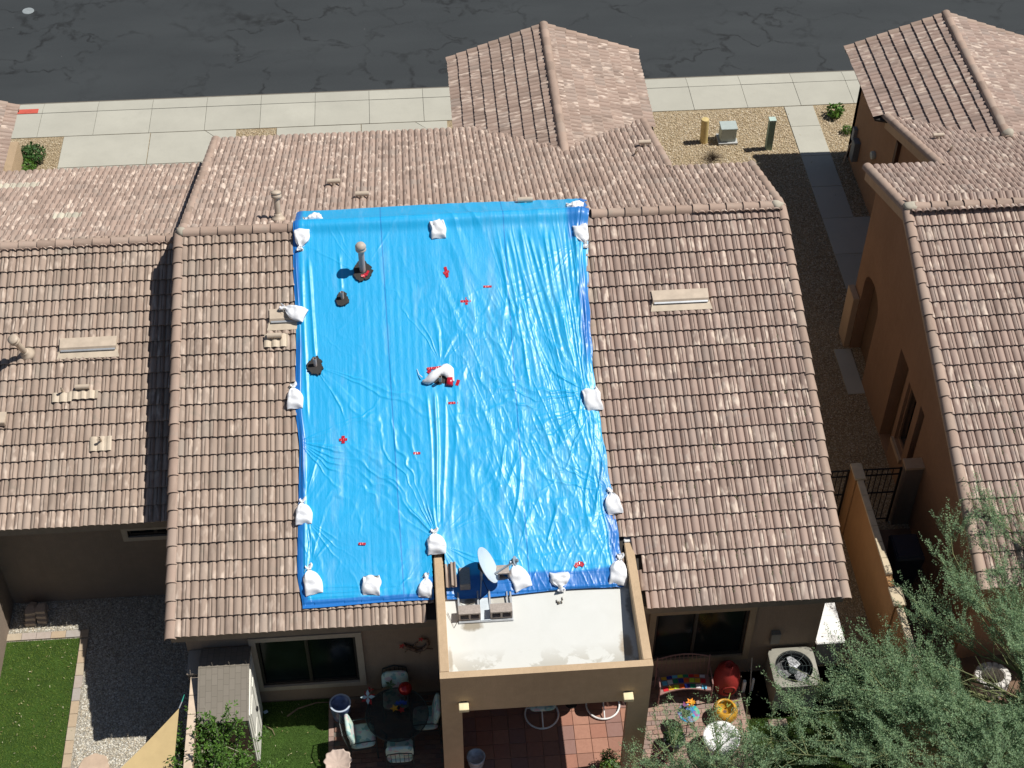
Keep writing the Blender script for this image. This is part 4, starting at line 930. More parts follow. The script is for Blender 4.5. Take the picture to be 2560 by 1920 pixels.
# satellite dish
sd=empty('satellite_dish'); dn=Vector((.85,.03,.52)).normalized(); q=dn.to_track_quat('Z','Y').to_matrix().to_4x4(); q.translation=Vector((.90,16.84,3.62)); sd.matrix_world=q
m=MB(); m.lathe([(.001,0),(.10,.006),(.20,.026),(.28,.052),(.335,.075),(.345,.078),(.345,.070),(.28,.040),(.18,.010),(.001,-.014)],40,cap=False); m.build('reflector',flat('dish_enamel',(.52,.60,.66),.3,.5,var=.03),sd,smooth=True)
inv=q.inverted(); Wp=lambda *p: inv@Vector(p)
pl_=Wp(1.00,16.80,3.20); lnbp=Vector(Wp(1.44,16.76,3.84))
m=MB(); m.tube([Wp(.98,16.84,3.30),lnbp],.022,8,.018); m.build('feed_arm',M['galv'],sd)
m=MB(); d=(Vector((0,0,.12))-lnbp).normalized(); qq=d.to_track_quat('Z','Y').to_matrix().to_4x4(); m.lathe([(.02,-.06),(.035,-.05),(.035,.03),(.05,.04),(.05,.055),(.001,.056)],16,c=lnbp,M=qq); m.build('feed_horn',flat('lnb_grey',(.20,.23,.26)),sd)
m=MB(); m.lathe([(.09,-.0),(.09,.015)],20,c=lnbp+Vector((0,0,.0)),M=qq); m.build('feed_shield',flat('lnb_shield',(.30,.36,.42)),sd)
m=MB(); m.tube([Wp(.84,16.86,fz0(16.8)+.04),Wp(.84,16.86,3.45),Wp(.86,16.85,3.58)],.026,10); m.tube([Wp(.84,16.86,3.35),Wp(.80,16.55,3.12)],.012,6); m.tube([Wp(.84,16.86,3.35),Wp(.84,17.1,3.22)],.012,6); m.build('mast',M['galv'],sd)
m=MB(); m.box(-.06,.06,-.09,.09,-.09,-.015); m.build('mount_bracket',M['black'],sd)
m=MB(); m.tube([Wp(.86,16.8,3.3),Wp(.95,16.62,3.16),Wp(.78,16.5,3.10),Wp(.55,16.42,3.08),Wp(.3,16.6,3.1),Wp(.22,16.8,3.15)],.006,6); m.tube([Wp(.55,16.42,3.08),Wp(.3,16.0,3.0),Wp(.2,16.3,3.05)],.005,6); m.build('coax_cable',M['black'],sd)
tag(sd,'pale grey satellite dish tilted to the right on the white porch roof','satellite dish')
# crumbs of mortar and twigs caught in the tile valleys (right roofs)
def crumbs(parent,zf,boxes,n,seed):
    rr=random.Random(seed); VV=[];FF=[]
    for k in range(n):
        x0,x1,y0,y1=rr.choice(boxes); x=rr.uniform(x0,x1); y=rr.uniform(y0,y1)
        x=round((x-(-4.76))/(TW/2))*(TW/2)-4.76+TW/4+rr.uniform(-.02,.02)
        for q_ in range(rr.randint(5,11)):
            b=len(VV); cx,cy,s=x+rr.gauss(0,.016),y+rr.gauss(0,.045),rr.uniform(.008,.022); cz=zf(cy)+.045
            for dx,dy,dz in ((-1,-1,0),(1,-1,0),(1,1,0),(-1,1,0),(0,0,1.1)): VV.append((cx+dx*s*rr.uniform(.5,1.2),cy+dy*s*rr.uniform(.5,1.2),cz+dz*s))
            FF+=[(b,b+1,b+4),(b+1,b+2,b+4),(b+2,b+3,b+4),(b+3,b,b+4)]
    o=mesh('nest_debris',VV,FF,flat('dry_debris',(.17,.15,.10),.95),parent); o['kind']='stuff'
crumbs(roof,rz,[(3.9,7.2,16.4,18.6),(4.4,6.0,16.5,19.2),(6.3,7.2,17.0,21.4)],75,5)
crumbs(rroof,rz,[(10.4,12.6,17.2,20.2)],55,6)
# ================================================================== BACK YARDS
def paver_mat(name,cols,world=False):
    m=N(name,.88,.2); oi=m.n('ShaderNodeObjectInfo'); v=m.world(); n=len(cols)
    c=m.ramp(oi.outputs['Random'],[(i/n,cc) for i,cc in enumerate(cols)],'CONSTANT')
    a=m.noise(v,14,4,.7); c=m.mix(m.ramp(a,[(.4,0.0),(.75,.35)]),c,tuple(x*.6 for x in cols[0])); m.color(c); m.bump(a,.3,.004); return m.m
M['paver_edge']=paver_mat('edging_paver',[(.46,.36,.25),(.42,.36,.32),(.46,.39,.29),(.39,.36,.33),(.48,.39,.28)])
M['paver_brown']=paver_mat('patio_paver',[(.20,.115,.085),(.24,.15,.11),(.17,.12,.10),(.22,.13,.10)])
M['paver_pink']=paver_mat('patio_paver_pink',[(.34,.215,.175),(.38,.27,.22),(.30,.22,.19),(.36,.24,.19)])
M['terracotta']=paver_mat('terracotta_tile',[(.36,.175,.125),(.40,.21,.15),(.32,.17,.125),(.38,.195,.135),(.28,.165,.14)])
sheet('backyard_soil',-4.3,8.6,-2,16.7,-.012,flat('sandy_soil',(.16,.12,.085),.95))
sheet('white_gravel',-8.6,-4.35,-2,19.4,-.006,M['gravel_white'])
# real loose stones over the white gravel, where the lens resolves them
def stones(name,x0,x1,y0,y1,n,r,mat,seed,skip=None):
    rs=np.random.RandomState(seed); c=np.stack([rs.uniform(x0,x1,n),rs.uniform(y0,y1,n)],-1)
    if skip is not None: c=c[~skip(c[:,0],c[:,1])]
    n=len(c); s=rs.uniform(.5,1.2,(n,1))*r; base=np.array([(1,0,0),(0,1,0),(-1,0,0),(0,-1,0),(0,0,1.1)],float)
    ang=rs.uniform(0,6.28,n); ca,sa=np.cos(ang),np.sin(ang); P=base[None]*s[:,None,:]*rs.uniform(.6,1.3,(n,5,1))
    X=P[...,0]*ca[:,None]-P[...,1]*sa[:,None]+c[:,0:1]; Y=P[...,0]*sa[:,None]+P[...,1]*ca[:,None]+c[:,1:2]; Z=P[...,2]*.8
    V=np.stack([X,Y,Z],-1).reshape(-1,3); b=(np.arange(n)*5)[:,None,None]; F=(np.array([[0,1,4],[1,2,4],[2,3,4],[3,0,4]])[None]+b).reshape(-1,3)
    me=fastmesh(name,V,F); me.materials.append(mat); o=link(name,me); o['kind']='stuff'; return o
def stone_mat(name,cols):
    m=N(name,.85,.25); g=m.n('ShaderNodeNewGeometry'); n=len(cols); c=m.ramp(g.outputs['Random Per Island'],[(i/n,cc) for i,cc in enumerate(cols)],'CONSTANT'); m.color(c); return m.m
M['stones_w']=stone_mat('pale_stones',[(.46,.42,.33),(.56,.53,.45),(.34,.30,.23),(.50,.46,.38),(.64,.62,.55),(.42,.36,.27)])
M['stones_f']=stone_mat('desert_stones',[(.42,.33,.20),(.52,.42,.28),(.30,.22,.13),(.46,.36,.24),(.60,.52,.39)])
stones('gravel_stones',-8.5,-4.6,14.0,19.35,26000,.020,M['stones_w'],3,lambda x,y:((x<-6.9)&(y<18.66)))
o=stones('gravel_pebbles',4.9,12.0,26.5,35.2,34000,.022,M['stones_f'],5,lambda x,y:((x>10.5)&(x<11.42))|((x>10.5)&(x<11.85)&(y<30.36))|((x<7.4)&(y<30))|((x<5.9)))
o=stones('gravel_pebbles',-11.2,-2.7,33.9,35.2,3000,.022,M['stones_f'],6,lambda x,y:~(((x<-9.6))|((x>-4.8)&(x<-3.76)))); 
o=stones('gravel_pebbles',7.3,10.5,18.5,26.5,9000,.02,M['stones_f'],7,lambda x,y:(x>8.6)&(y<20.4)|(x>10.05)|((x>9.7)&(y>23.9)&(y<25.6)))
# edging pavers
ed=empty('lawn_edging'); tag(ed,kind='structure')
def brick(name,x0,x1,y0,y1,z0,z1,mat,parent,j=.003):
    m=MB(); m.box(x0+j,x1-j,y0+j,y1-j,z0,z1); return m.build(name,mat,parent)
PV={}
def paver(name,x,y,lx,ly,mat,parent,z=.02,rot=0):
    key=(round(lx,3),round(ly,3),mat.name)
    if key not in PV:
        m=MB(); m.box(-lx/2+.003,lx/2-.003,-ly/2+.003,ly/2-.003,-.05,0); bmesh.ops.bevel(m.bm,geom=[e for e in m.bm.edges if all(v.co.z>-.01 for v in e.verts)],offset=.004,segments=1,affect='EDGES')
        o=m.build(name,mat); PV[key]=o.data; bpy.data.objects.remove(o)
    o=bpy.data.objects.new(name,PV[key]); COL.objects.link(o); o.parent=parent; o.location=(x,y,z+rt.uniform(-.003,.003)); o.rotation_euler=(rt.uniform(-.01,.01),rt.uniform(-.01,.01),rot+rt.uniform(-.01,.01)); return o
y=18.40
while y>13.5: paver('paver',-7.03,y-.145,.155,.29,M['paver_edge'],ed,.03); y-=.29
x=-6.96
paver('paver',-7.03,18.53,.155,.19,M['paver_edge'],ed,.03)
x=-7.12
while x>-9: paver('paver',x-.145,18.54,.29,.17,M['paver_edge'],ed,.03); x-=.29
def grass(name,x0,x1,y0,y1,n,hgt,cols,seed,skip=None):
    m=N(name+'_mat',.75,.2); g=m.n('ShaderNodeNewGeometry'); v=m.world(); big=m.noise(v,3,4)
    c=m.ramp(g.outputs['Random Per Island'],[(i/len(cols),cc) for i,cc in enumerate(cols)],'CONSTANT'); c=m.mix(m.ramp(big,[(.35,.0),(.7,.45)]),c,tuple(x*.6 for x in cols[0])); m.color(c)
    m.b.inputs['Subsurface Weight'].default_value=0
    rs=np.random.RandomState(seed); P=np.stack([rs.uniform(x0,x1,n),rs.uniform(y0,y1,n)],-1)
    if skip is not None: P=P[~skip(P[:,0],P[:,1])]
    n=len(P); a=rs.uniform(0,6.28,n); w=.004; h=hgt*rs.uniform(.5,1.2,n); lx=rs.normal(0,.5,n)*h; ly=rs.normal(0,.5,n)*h
    p=np.c_[P,np.zeros(n)]; dx=np.c_[np.cos(a)*w,np.sin(a)*w,np.zeros(n)]; t=p+np.c_[lx,ly,h]
    V=np.stack([p-dx,p+dx,t],1).reshape(-1,3); F=np.arange(3*n).reshape(-1,3); me=fastmesh(name,V,F); me.materials.append(m.m)
    b=mesh('turf_mat',[(x0,y0,.0),(x1,y0,.0),(x1,y1,.0),(x0,y1,.0)],[(0,1,2,3)],flat(name+'_base',(.035,.075,.010),.9,var=.3,vs=3)); 
    o=link(name,me); o['kind']='stuff'; b.name=name+'_turf'; b['kind']='structure'; return o
G1=[(.13,.21,.028),(.17,.26,.038),(.10,.165,.02),(.24,.31,.09),(.14,.22,.028)]
grass('lawn',-9.2,-7.12,13.6,18.44,52000,.03,G1,1)
grass('lawn_strip',-3.5,-2.16,13.6,16.66,30000,.025,[(.09,.17,.03),(.12,.21,.04),(.07,.13,.02),(.15,.24,.06)],2)
grass('lawn_patch',5.8,8.6,13.6,15.6,26000,.05,[(.08,.11,.02),(.12,.16,.03),(.06,.09,.02),(.18,.20,.07)],3)
def flecks(name,x0,x1,y0,y1,n,seed,z):
    rs=np.random.RandomState(seed); c=np.stack([rs.uniform(x0,x1,n),rs.uniform(y0,y1,n),np.full(n,z)],-1); a=rs.uniform(0,6.28,n); L=rs.uniform(.006,.024,n); w=rs.uniform(.003,.008,n)
    d=np.c_[np.cos(a)*L,np.sin(a)*L,rs.uniform(-.004,.012,n)]; e_=np.c_[-np.sin(a)*w,np.cos(a)*w,np.zeros(n)]
    V=np.stack([c-d-e_,c+d-e_,c+d+e_,c-d+e_],1).reshape(-1,3); me=fastmesh(name,V,np.arange(4*n).reshape(-1,4)); me.materials.append(M['fleck']); o=link(name,me); o['kind']='stuff'
M['fleck']=stone_mat('dry_leaf_flecks',[(.36,.34,.18),(.26,.22,.10),(.44,.42,.28),(.20,.16,.08)])
flecks('leaf_litter',-9.2,-7.15,13.8,18.4,170,1,.035); flecks('leaf_litter',-8.5,-4.7,14.2,19.2,60,2,.03); flecks('leaf_litter',-3.4,-2.2,14.5,16.6,30,3,.035); flecks('leaf_litter',3.8,8.4,14.2,16.5,110,4,.03); flecks('leaf_litter',5.9,11.8,28,35.2,90,5,.02)
fs=MB(); rr=random.Random(8); tp=[(-6.80+.0,15.45),(-6.72,15.66),(-6.52,15.76),(-6.30,15.68),(-6.22,15.45),(-6.35,15.2),(-6.6,15.1)]
fs.prof([[(x,y,-.02) for x,y in tp],[(x,y,.045) for x,y in tp]]); tag(fs.build('flagstone',flat('flagstone_pink',(.50,.38,.28),.9),bevel=.006),'pale pink flagstone lying in the white gravel at the bottom edge','flagstone')
# retaining blocks: two small stacks
def rblock(x,y,z,rz_,label):
    m=MB(); f=[(-.10,-.07),(.10,-.07),(.10,.03),(.065,.14),(-.065,.14),(-.10,.03)]; m.prof([[(a,b,0) for a,b in f],[(a,b,.095) for a,b in f]]); o=m.build('retaining_block',M['rb'],loc=(x,y,z),rot=(0,0,rz_),bevel=.006); tag(o,label,'retaining block','two stacks of retaining blocks on the white gravel')
M['rb']=flat('retaining_block_face',(.40,.33,.27),.95,.1,vs=25)
for k,(nm) in enumerate(('bottom','second','top')):
    rblock(-8.14+.01*k,18.86+.055*k,.0+.097*k,.06*k,'%s block of the left stack on the white gravel'%nm); rblock(-7.90-.012*k,18.90+.05*k,.0+.097*k,-.12+.05*k,'%s block of the right stack on the white gravel'%nm)
rblock(-7.92,19.16,0,.3,'loose retaining block lying flat behind the right stack'); rblock(-8.16,19.2,0,-.2,'loose retaining block lying flat behind the left stack')
# stub wall between the yards
yw=empty('garden_wall',(0,0,0)); tag(yw,'narrow tan block wall with a cap running beside the resin shed','wall')
m=MB(); m.box(-4.50,-4.36,13.2,16.14,-.05,1.72); m.build('wall_body',M['stucco_light'],yw)
yy=16.14
while yy>13.4:
    m=MB(); m.box(-4.515,-4.365,yy-.395,yy-.005,1.722,1.79); m.build('coping',flat('coping_pale',(.62,.50,.38),.9) if 'cop' not in M else M['cop'],yw,bevel=.004); M['cop']=bpy.data.materials.get('coping_pale'); yy-=.40
m=MB(); m.box(-4.56,-4.33,16.16,16.66,-.05,1.80); m.build('pilaster',M['stucco_nb'],yw); m=MB(); m.box(-4.58,-4.31,16.15,16.67,1.802,1.85); m.build('pilaster_cap',M['trim'],yw)
# resin shed
sh=empty('garden_shed',(0,0,0)); tag(sh,'resin garden shed with grey shingled roof and white door side beside the left window','shed')
M['resin']=flat('resin_white',(.74,.73,.66),.5,.4,var=.04); M['resin_tan']=flat('resin_tan',(.36,.25,.19),.6)
X0,X1,Y0,Y1=-4.27,-3.47,15.22,16.60
m=MB(); m.box(X0,X1-.01,Y0,Y1,0,1.80); m.build('shed_body',M['resin_tan'],sh)
def shroof():
    m=N('moulded_shingles',.75,.25); g=m.n('ShaderNodeNewGeometry'); br=m.n('ShaderNodeTexBrick'); mp=m.n('ShaderNodeMapping'); mp.inputs['Rotation'].default_value=(0,0,PI/2); m.l(g.outputs['Position'],mp.inputs[0]); m.l(mp.outputs[0],br.inputs[0])
    br.inputs['Scale'].default_value=1; br.inputs['Brick Width'].default_value=.20; br.inputs['Row Height'].default_value=.105; br.inputs['Mortar Size'].default_value=.004; br.inputs['Color1'].default_value=(.20,.178,.145,1); br.inputs['Color2'].default_value=(.225,.20,.165,1); br.inputs['Mortar'].default_value=(.145,.13,.105,1)
    m.color(br.outputs[0]); m.bump(br.outputs['Fac'],-.4,.008); return m.m
RF=shroof()
m=MB(); a=[(X0-.07,Y0-.08,1.78),(X1+.04,Y0-.08,1.78),(X1+.04,16.12,2.06),(X0-.07,16.12,2.06)]; m.prof([[(x,y,z-.035) for x,y,z in a],a]); m.build('roof_panel',RF,sh)
m=MB(); a=[(X0-.07,16.125,2.06),(X1+.04,16.125,2.06),(X1+.04,16.64,1.92),(X0-.07,16.64,1.92)]; m.prof([[(x,y,z-.035) for x,y,z in a],a]); m.build('roof_panel',RF,sh)
wall('door_side','x',X1,[(Y0+.0,.0),(Y1,.0),(Y1,1.86),(16.12,2.02),(Y0,1.76)],[],.03,M['resin'],sh)
dr=wall('door','x',X1+.032,[(Y0+.08,.05),(Y1-.1,.05),(Y1-.1,1.80),(16.1,1.9),(Y0+.08,1.70)],[],.02,M['resin'],sh)
wall('door_panel','x',X1+.054,rect(Y0+.17,Y0+.58,.95,1.60),[],.012,M['resin'],dr); wall('door_panel','x',X1+.054,rect(Y0+.17,Y0+.58,.15,.85),[],.012,M['resin'],dr); wall('door_panel','x',X1+.054,rect(Y0+.72,Y1-.2,.15,1.65),[],.012,M['resin'],dr)
m=MB(); m.lathe([(.001,0),(.05,0),(.055,.02),(.03,.03),(.001,.03)],16,c=(X1+.068,Y0+.66,1.0),M=Matrix.Rotation(PI/2,4,'Y')); m.build('door_handle',M['black'],dr)
# shade sail
m=MB(); A_=Vector((-4.63,15.33,2.02)); B_=Vector((-6.2,13.9,1.55)); C_=Vector((-4.72,13.4,1.6)); n=14; VV=[];FF=[]
for i in range(n+1):
    for j in range(n+1-i):
        u=i/n; v=j/n; w=1-u-v; p=A_*w+B_*u+C_*v; p.z-=.22*(u*v+v*w+u*w); inw=.18*(w*v)+.12*(w*u); cc=(A_+B_+C_)/3; p+= (cc-p)*inw*.5; VV.append(p)
def ix(i,j): return i*(n+1)-i*(i-1)//2+j
for i in range(n):
    for j in range(n-i):
        FF.append((ix(i,j),ix(i+1,j),ix(i,j+1)))
        if i+j<n-1: FF.append((ix(i+1,j),ix(i+1,j+1),ix(i,j+1)))
e=empty('shade_sail'); mesh('sail_cloth',VV,FF,flat('sail_sand',(.56,.42,.21),.8,var=.05),e,smooth=True)
m=MB(); m.tube([A_,A_+Vector((.05,.10,.05))],.01,6); m.build('corner_ring',M['galv'],e); m=MB(); m.tube([A_+Vector((.05,.10,.05)),A_+Vector((.09,.22,.09))],.012,6,.006); m.build('tie_cord',flat('green_cord',(.02,.30,.22)),e)
tag(e,'sand coloured triangular shade sail hung by a green cord at the bottom left','shade sail')
# small litter on the turf
m=MB(); m.box(-.04,.04,-.03,.03,0,.03); tag(m.build('paper_scrap',flat('pale_blue_scrap',(.45,.6,.75)),loc=(-3.36,16.42,.03),rot=(0,0,.5),bevel=.008),'small pale blue scrap on the shaded turf beside the shed','scrap')
m=MB(); m.tube([(-2.95,16.3,.03),(-2.75,16.45,.04),(-2.4,16.55,.05),(-2.1,16.56,.03)],.018,6,.008); tag(m.build('fallen_branch',flat('dry_stick',(.22,.16,.11))),'bent dry stick lying on the shaded turf under the left window','stick')
m=MB(); m.tube([(-3.36,16.13,.03),(-3.22,16.02,.04),(-3.17,15.9,.03)],.012,6,.005); tag(m.build('fallen_branch',bpy.data.materials['dry_stick']),'short dry stick lying on the sunlit turf','stick')
# paved patios
pt=empty('left_patio_paving'); tag(pt,kind='structure'); sheet('patio_bedding',-2.16,-.01,13.5,16.66,-.006,M['conc_joint'])
y=16.6; k=0
while y>13.7:
    x=-2.05+(.1 if k%2 else 0)
    while x<-.12: paver('paver',x+.10,y-.05,.20,.10,M['paver_brown'],pt,.012); x+=.20
    y-=.10;k+=1
y=16.6
while y>13.7: paver('border_paver',-2.11,y-.10,.10,.20,M['paver_pink'],pt,.016); y-=.20
pt=empty('porch_floor'); tag(pt,kind='structure'); sheet('porch_grout',.0,3.66,13.9,16.66,-.006,flat('pale_grout',(.30,.20,.145),.9))
for i in range(12):
    for j in range(9):
        x=.02+.31*i; y=16.02+.31*(2-j)+.005
        if x<3.64: paver('floor_tile',x+.155-.01,y-.155,.308,.308,M['terracotta'],pt,.012)
pt=empty('right_patio_paving'); tag(pt,kind='structure'); sheet('patio_bedding',3.66,5.82,13.5,16.66,-.005,M['conc_joint'])
y=16.6; k=0
while y>13.9:
    x=3.68+(.1 if k%2 else 0)
    while x<5.66: paver('paver',x+.10,y-.05,.20,.10,M['paver_pink'],pt,.012); x+=.20
    y-=.10;k+=1
y=16.6
while y>13.9: paver('border_paver',5.76,y-.10,.10,.20,M['paver_pink'],pt,.016); y-=.20
for x,lb in ((6.30,'left one of two square stepping stones at the patch of rough grass'),(6.48,'right one of two square stepping stones at the patch of rough grass')):
    m=MB(); m.box(-.085,.085,-.07,.07,0,.05); tag(m.build('stepping_stone',flat('stepping_tan',(.46,.36,.28),.9),loc=(x,15.47,0),bevel=.006),lb,'stepping stone','stepping stones')
# ------------------------------------------------------------------ furniture
M['metal_dark']=flat('patio_metal',(.03,.045,.045),.5,.4)
def floral():
    m=N('floral_cushion',.85,.2); v=m.coord('Object'); a=m.noise(v,9,3); b=m.noise(m.coord('Object',(1,1,1),),14,2); d=m.vor(v,11,'Color'); sep=m.n('ShaderNodeSeparateColor'); m.l(d,sep.inputs[0])
    c=m.mix(m.ramp(sep.outputs[0],[(.0,0.0),(.62,0.0),(.64,.6)],'CONSTANT'),(.50,.66,.62),(.62,.36,.42))
    c=m.mix(m.ramp(sep.outputs[1],[(.0,0.0),(.75,0.0),(.76,.7)],'CONSTANT'),c,(.10,.38,.36)); c=m.mix(m.ramp(a,[(.5,0.0),(.6,.6)]),c,(.66,.72,.55)); m.color(c); return m.m
M['floral']=floral()
def cushion(name,parent,sx,sy,t,Mx):
    m=MB(); rings=[]
    for (z,k) in ((0,.90),(t*.2,1.0),(t*.5,1.02),(t*.8,1.0),(t,.88)):
        ring=[]
        for i in range(24):
            a=2*PI*i/24; ca,sa=math.cos(a),math.sin(a); ring.append(Mx@Vector((math.copysign(abs(ca)**.45,ca)*sx/2*k,math.copysign(abs(sa)**.45,sa)*sy/2*k,z)))
        rings.append(ring)
    m.prof(rings); return m.build(name,M['floral'],parent,smooth=True)
def patio_chair(x,y,rz_,label):
    e=empty('patio_chair',(x,y,0),rz_); I=Matrix.Identity(4)
    for sx in (-.25,.25):
        m=MB(); m.tube([(sx,-.25,0),(sx,-.24,.62),(sx,.0,.64),(sx,.22,.62),(sx*.95,.27,.0)],.013,6); m.build('leg',M['metal_dark'],e)
    m=MB()
    for a,b in (((-.25,-.25,.40),(.25,-.25,.40)),((-.25,.24,.40),(.25,.24,.40)),((-.25,-.25,.40),(-.25,.24,.40)),((.25,-.25,.40),(.25,.24,.40)),((-.12,-.25,.4),(-.12,.24,.4)),((.0,-.25,.4),(.0,.24,.4)),((.12,-.25,.4),(.12,.24,.4))): m.tube([a,b],.009,5)
    m.build('seat_frame',M['metal_dark'],e)
    m=MB(); m.tube([(-.24,.24,.4),(-.24,.33,.78),(-.22,.36,.92),(0,.38,.99),(.22,.36,.92),(.24,.33,.78),(.24,.24,.4)],.011,6)
    for k in range(-2,3): m.tube([(k*.08,.25,.42),(k*.08,.365,.95)],.006,5)
    m.build('back_frame',M['metal_dark'],e)
    cushion('seat_cushion',e,.50,.48,.08,Matrix.Translation((0,0,.42)))
    cushion('back_cushion',e,.50,.50,.08,Matrix.Translation((0,.24,.72))@Matrix.Rotation(R(78),4,'X'))
    tag(e,label,'chair','cushioned patio chairs round the glass table')
patio_chair(-.85,16.28,0,'patio chair behind the glass table, back to the house wall'); patio_chair(-1.50,15.50,PI/2+.12,'patio chair at the left of the glass table, its back cushion in the sun')
patio_chair(-.80,15.14,PI,'patio chair in front of the glass table, seen from behind'); patio_chair(-.30,15.80,-PI/2,'patio chair at the right of the glass table beside the porch wall')
e=empty('patio_table',(-.83,15.76,0)); m=MB(); m.lathe([(.001,.70),(.575,.70),(.58,.706),(.575,.712),(.001,.712)],40,cap=False)
gm=N('table_glass',.05,.5); gm.color((.04,.06,.06)); gm.b.inputs['Alpha'].default_value=.42; m.build('glass_top',gm.m,e)
m=MB(); m.tube([(.58*math.cos(a),.58*math.sin(a),.706) for a in [2*PI*i/32 for i in range(33)]],.013,6); m.build('rim',M['metal_dark'],e)
for k in range(4):
    a=PI/4+k*PI/2; m=MB(); m.tube([(.42*math.cos(a),.42*math.sin(a),0),(.30*math.cos(a),.30*math.sin(a),.35),(.44*math.cos(a),.44*math.sin(a),.70)],.013,6); m.build('leg',M['metal_dark'],e)
tag(e,'round glass patio table with a dark rim between four cushioned chairs','table')
def petal_flower(parent,c,r,mat,n=5,tilt=(0,0,1)):
    q=Vector(tilt).to_track_quat('Z','Y').to_matrix().to_4x4(); q.translation=Vector(c); m=MB()
    for k in range(n):
        a=2*PI*k/n; R_=Matrix.Rotation(a,4,'Z'); pts=[(0,0,0),(r*.45,-r*.25,.01),(r,0,.02),(r*.45,r*.25,.01)]
        m.prof([[q@(R_@(Vector(p)-Vector((0,0,.004)))) for p in pts],[q@(R_@Vector(p)) for p in pts]])
    return m.build('flower',mat,parent)
fm=lambda n,c:flat('petal_'+n,c,.6)
FB,FY,FR,FO=fm('blue',(.02,.08,.42)),fm('yellow',(.72,.38,.03)),fm('red',(.42,.03,.03)),fm('orange',(.85,.28,.02))
e=empty('flower_pot',(-.80,15.80,.712)); m=MB(); m.lathe([(.05,0),(.07,.10),(.06,.10)],16); m.build('pot',M['black'],e)
petal_flower(e,(-.07,-.02,.16),.085,FY); petal_flower(e,(.06,-.06,.15),.07,FR); petal_flower(e,(-.01,.08,.17),.06,FB); petal_flower(e,(.06,.09,.18),.06,FB); petal_flower(e,(.12,.08,.16),.06,FB); tag(e,'little pot of yellow, red and blue artificial flowers on the glass table','flower pot')
e=empty('gazing_ball',(-.66,16.22,0)); m=MB(); m.lathe([(.09,0),(.03,.05),(.025,.6),(.08,.74)],16); m.build('pedestal',M['frame'],e)
m=MB(); m.lathe([(.001,.72)]+[(.13*math.sin(a),.85-.13*math.cos(a)) for a in [PI*i/12 for i in range(1,12)]]+[(.001,.98)],24,cap=False); m.build('ball',flat('red_mirror_glass',(.40,.01,.01),.08,.8,.4,var=0),e,smooth=True); tag(e,'shiny red gazing ball on a stand behind the glass table','gazing ball')
e=empty('pinwheel',(-1.36,16.05,0)); m=MB(); m.tube([(0,0,0),(0,0,.88)],.008,6); m.build('stake',M['metal_dark'],e)
petal_flower(e,(0,0,.90),.14,flat('pinwheel_blade',(.42,.55,.60)),4,(0,-.5,.8)); petal_flower(e,(.0,.02,.84),.15,FR,4,(.3,-.5,.8)); tag(e,'pale blue and red four bladed pinwheel by the left window corner','pinwheel')
e=empty('rooster_sculpture',(-1.12,16.35,0)); m=MB(); 
m.tube([(0,0,0),(0,0,.55)],.012,6); m.tube([(-.18,0,.62),(-.08,0,.60),(.05,0,.64),(.15,0,.75)],.07,10,.03); m.build('body',flat('painted_metal_brown',(.14,.09,.05)),e); petal_flower(e,(-.2,0,.68),.07,FR,3,(0,-.3,1)); petal_flower(e,(.18,.02,.78),.11,flat('tail_green',(.05,.10,.04)),5,(0,-.6,.6)); tag(e,'painted metal rooster garden sculpture left of the rear patio chair','sculpture')
# wall gecko
e=empty('wall_lizard',(-.40,16.66,1.52)); m=MB(); m.tube([(-.25,-.02,.12),(-.12,-.04,.05),(0,-.05,-.04),(.12,-.04,-.02),(.22,-.03,.12),(.20,-.02,.26),(.10,-.02,.30)],.05,8,.02); 
for a,b in (((-.12,-.03,.05),(-.22,-.02,-.10)),((-.08,-.03,.03),(.02,-.02,.20)),((.10,-.03,-.02),(.05,-.02,-.18)),((.14,-.03,.0),(.30,-.02,-.05))): m.tube([a,b],.018,6,.012)
m.build('body',flat('lizard_patchwork',(.16,.10,.07),.5,var=.8,vs=20),e); petal_flower(e,(-.27,-.04,.14),.07,FR,5,(0,-1,.3)); petal_flower(e,(.09,-.04,.32),.06,FR,5,(0,-1,.3)); tag(e,'colourful metal lizard hung on the rear wall between window and porch','wall ornament')
def bowlpot(name,x,y,prof,mat,label,cat,inner=None,f=None,seg=28,part='pot'):
    e=empty(name,(x,y,0)); m=MB(); m.lathe(prof,seg,cap=False,f=f); m.build(part,mat,e,smooth=True); tag(e,label,cat); return e
stripe=flat('blue_white_glaze',(.10,.14,.26),.35,.6,var=.6,vs=7)
e=bowlpot('plant_pot',-1.90,16.18,[(.10,0),(.16,.12),(.19,.35),(.19,.50),(.205,.55),(.175,.55),(.165,.40),(.001,.40)],stripe,'blue and white glazed pot at the left edge of the dark patio','plant pot')
m=MB(); m.lathe([(.175,.551),(.205,.551),(.205,.56),(.175,.56)],28,cap=False); m.build('rim',flat('pale_glaze',(.45,.52,.62),.3),e)
fl_=lambda a,z:1+(.07*math.cos(a*10) if z>.3 else .02*math.cos(a*10))
bowlpot('bird_bath',-1.94,14.97,[(.10,0),(.05,.1),(.05,.36),(.12,.42),(.24,.50),(.25,.53),(.22,.51),(.12,.45),(.001,.44)],flat('cast_stone_pinkish',(.50,.40,.34),.9),'scalloped shell shaped stone bird bath at the bottom edge left of the porch','bird bath',f=fl_,seg=60,part='basin')
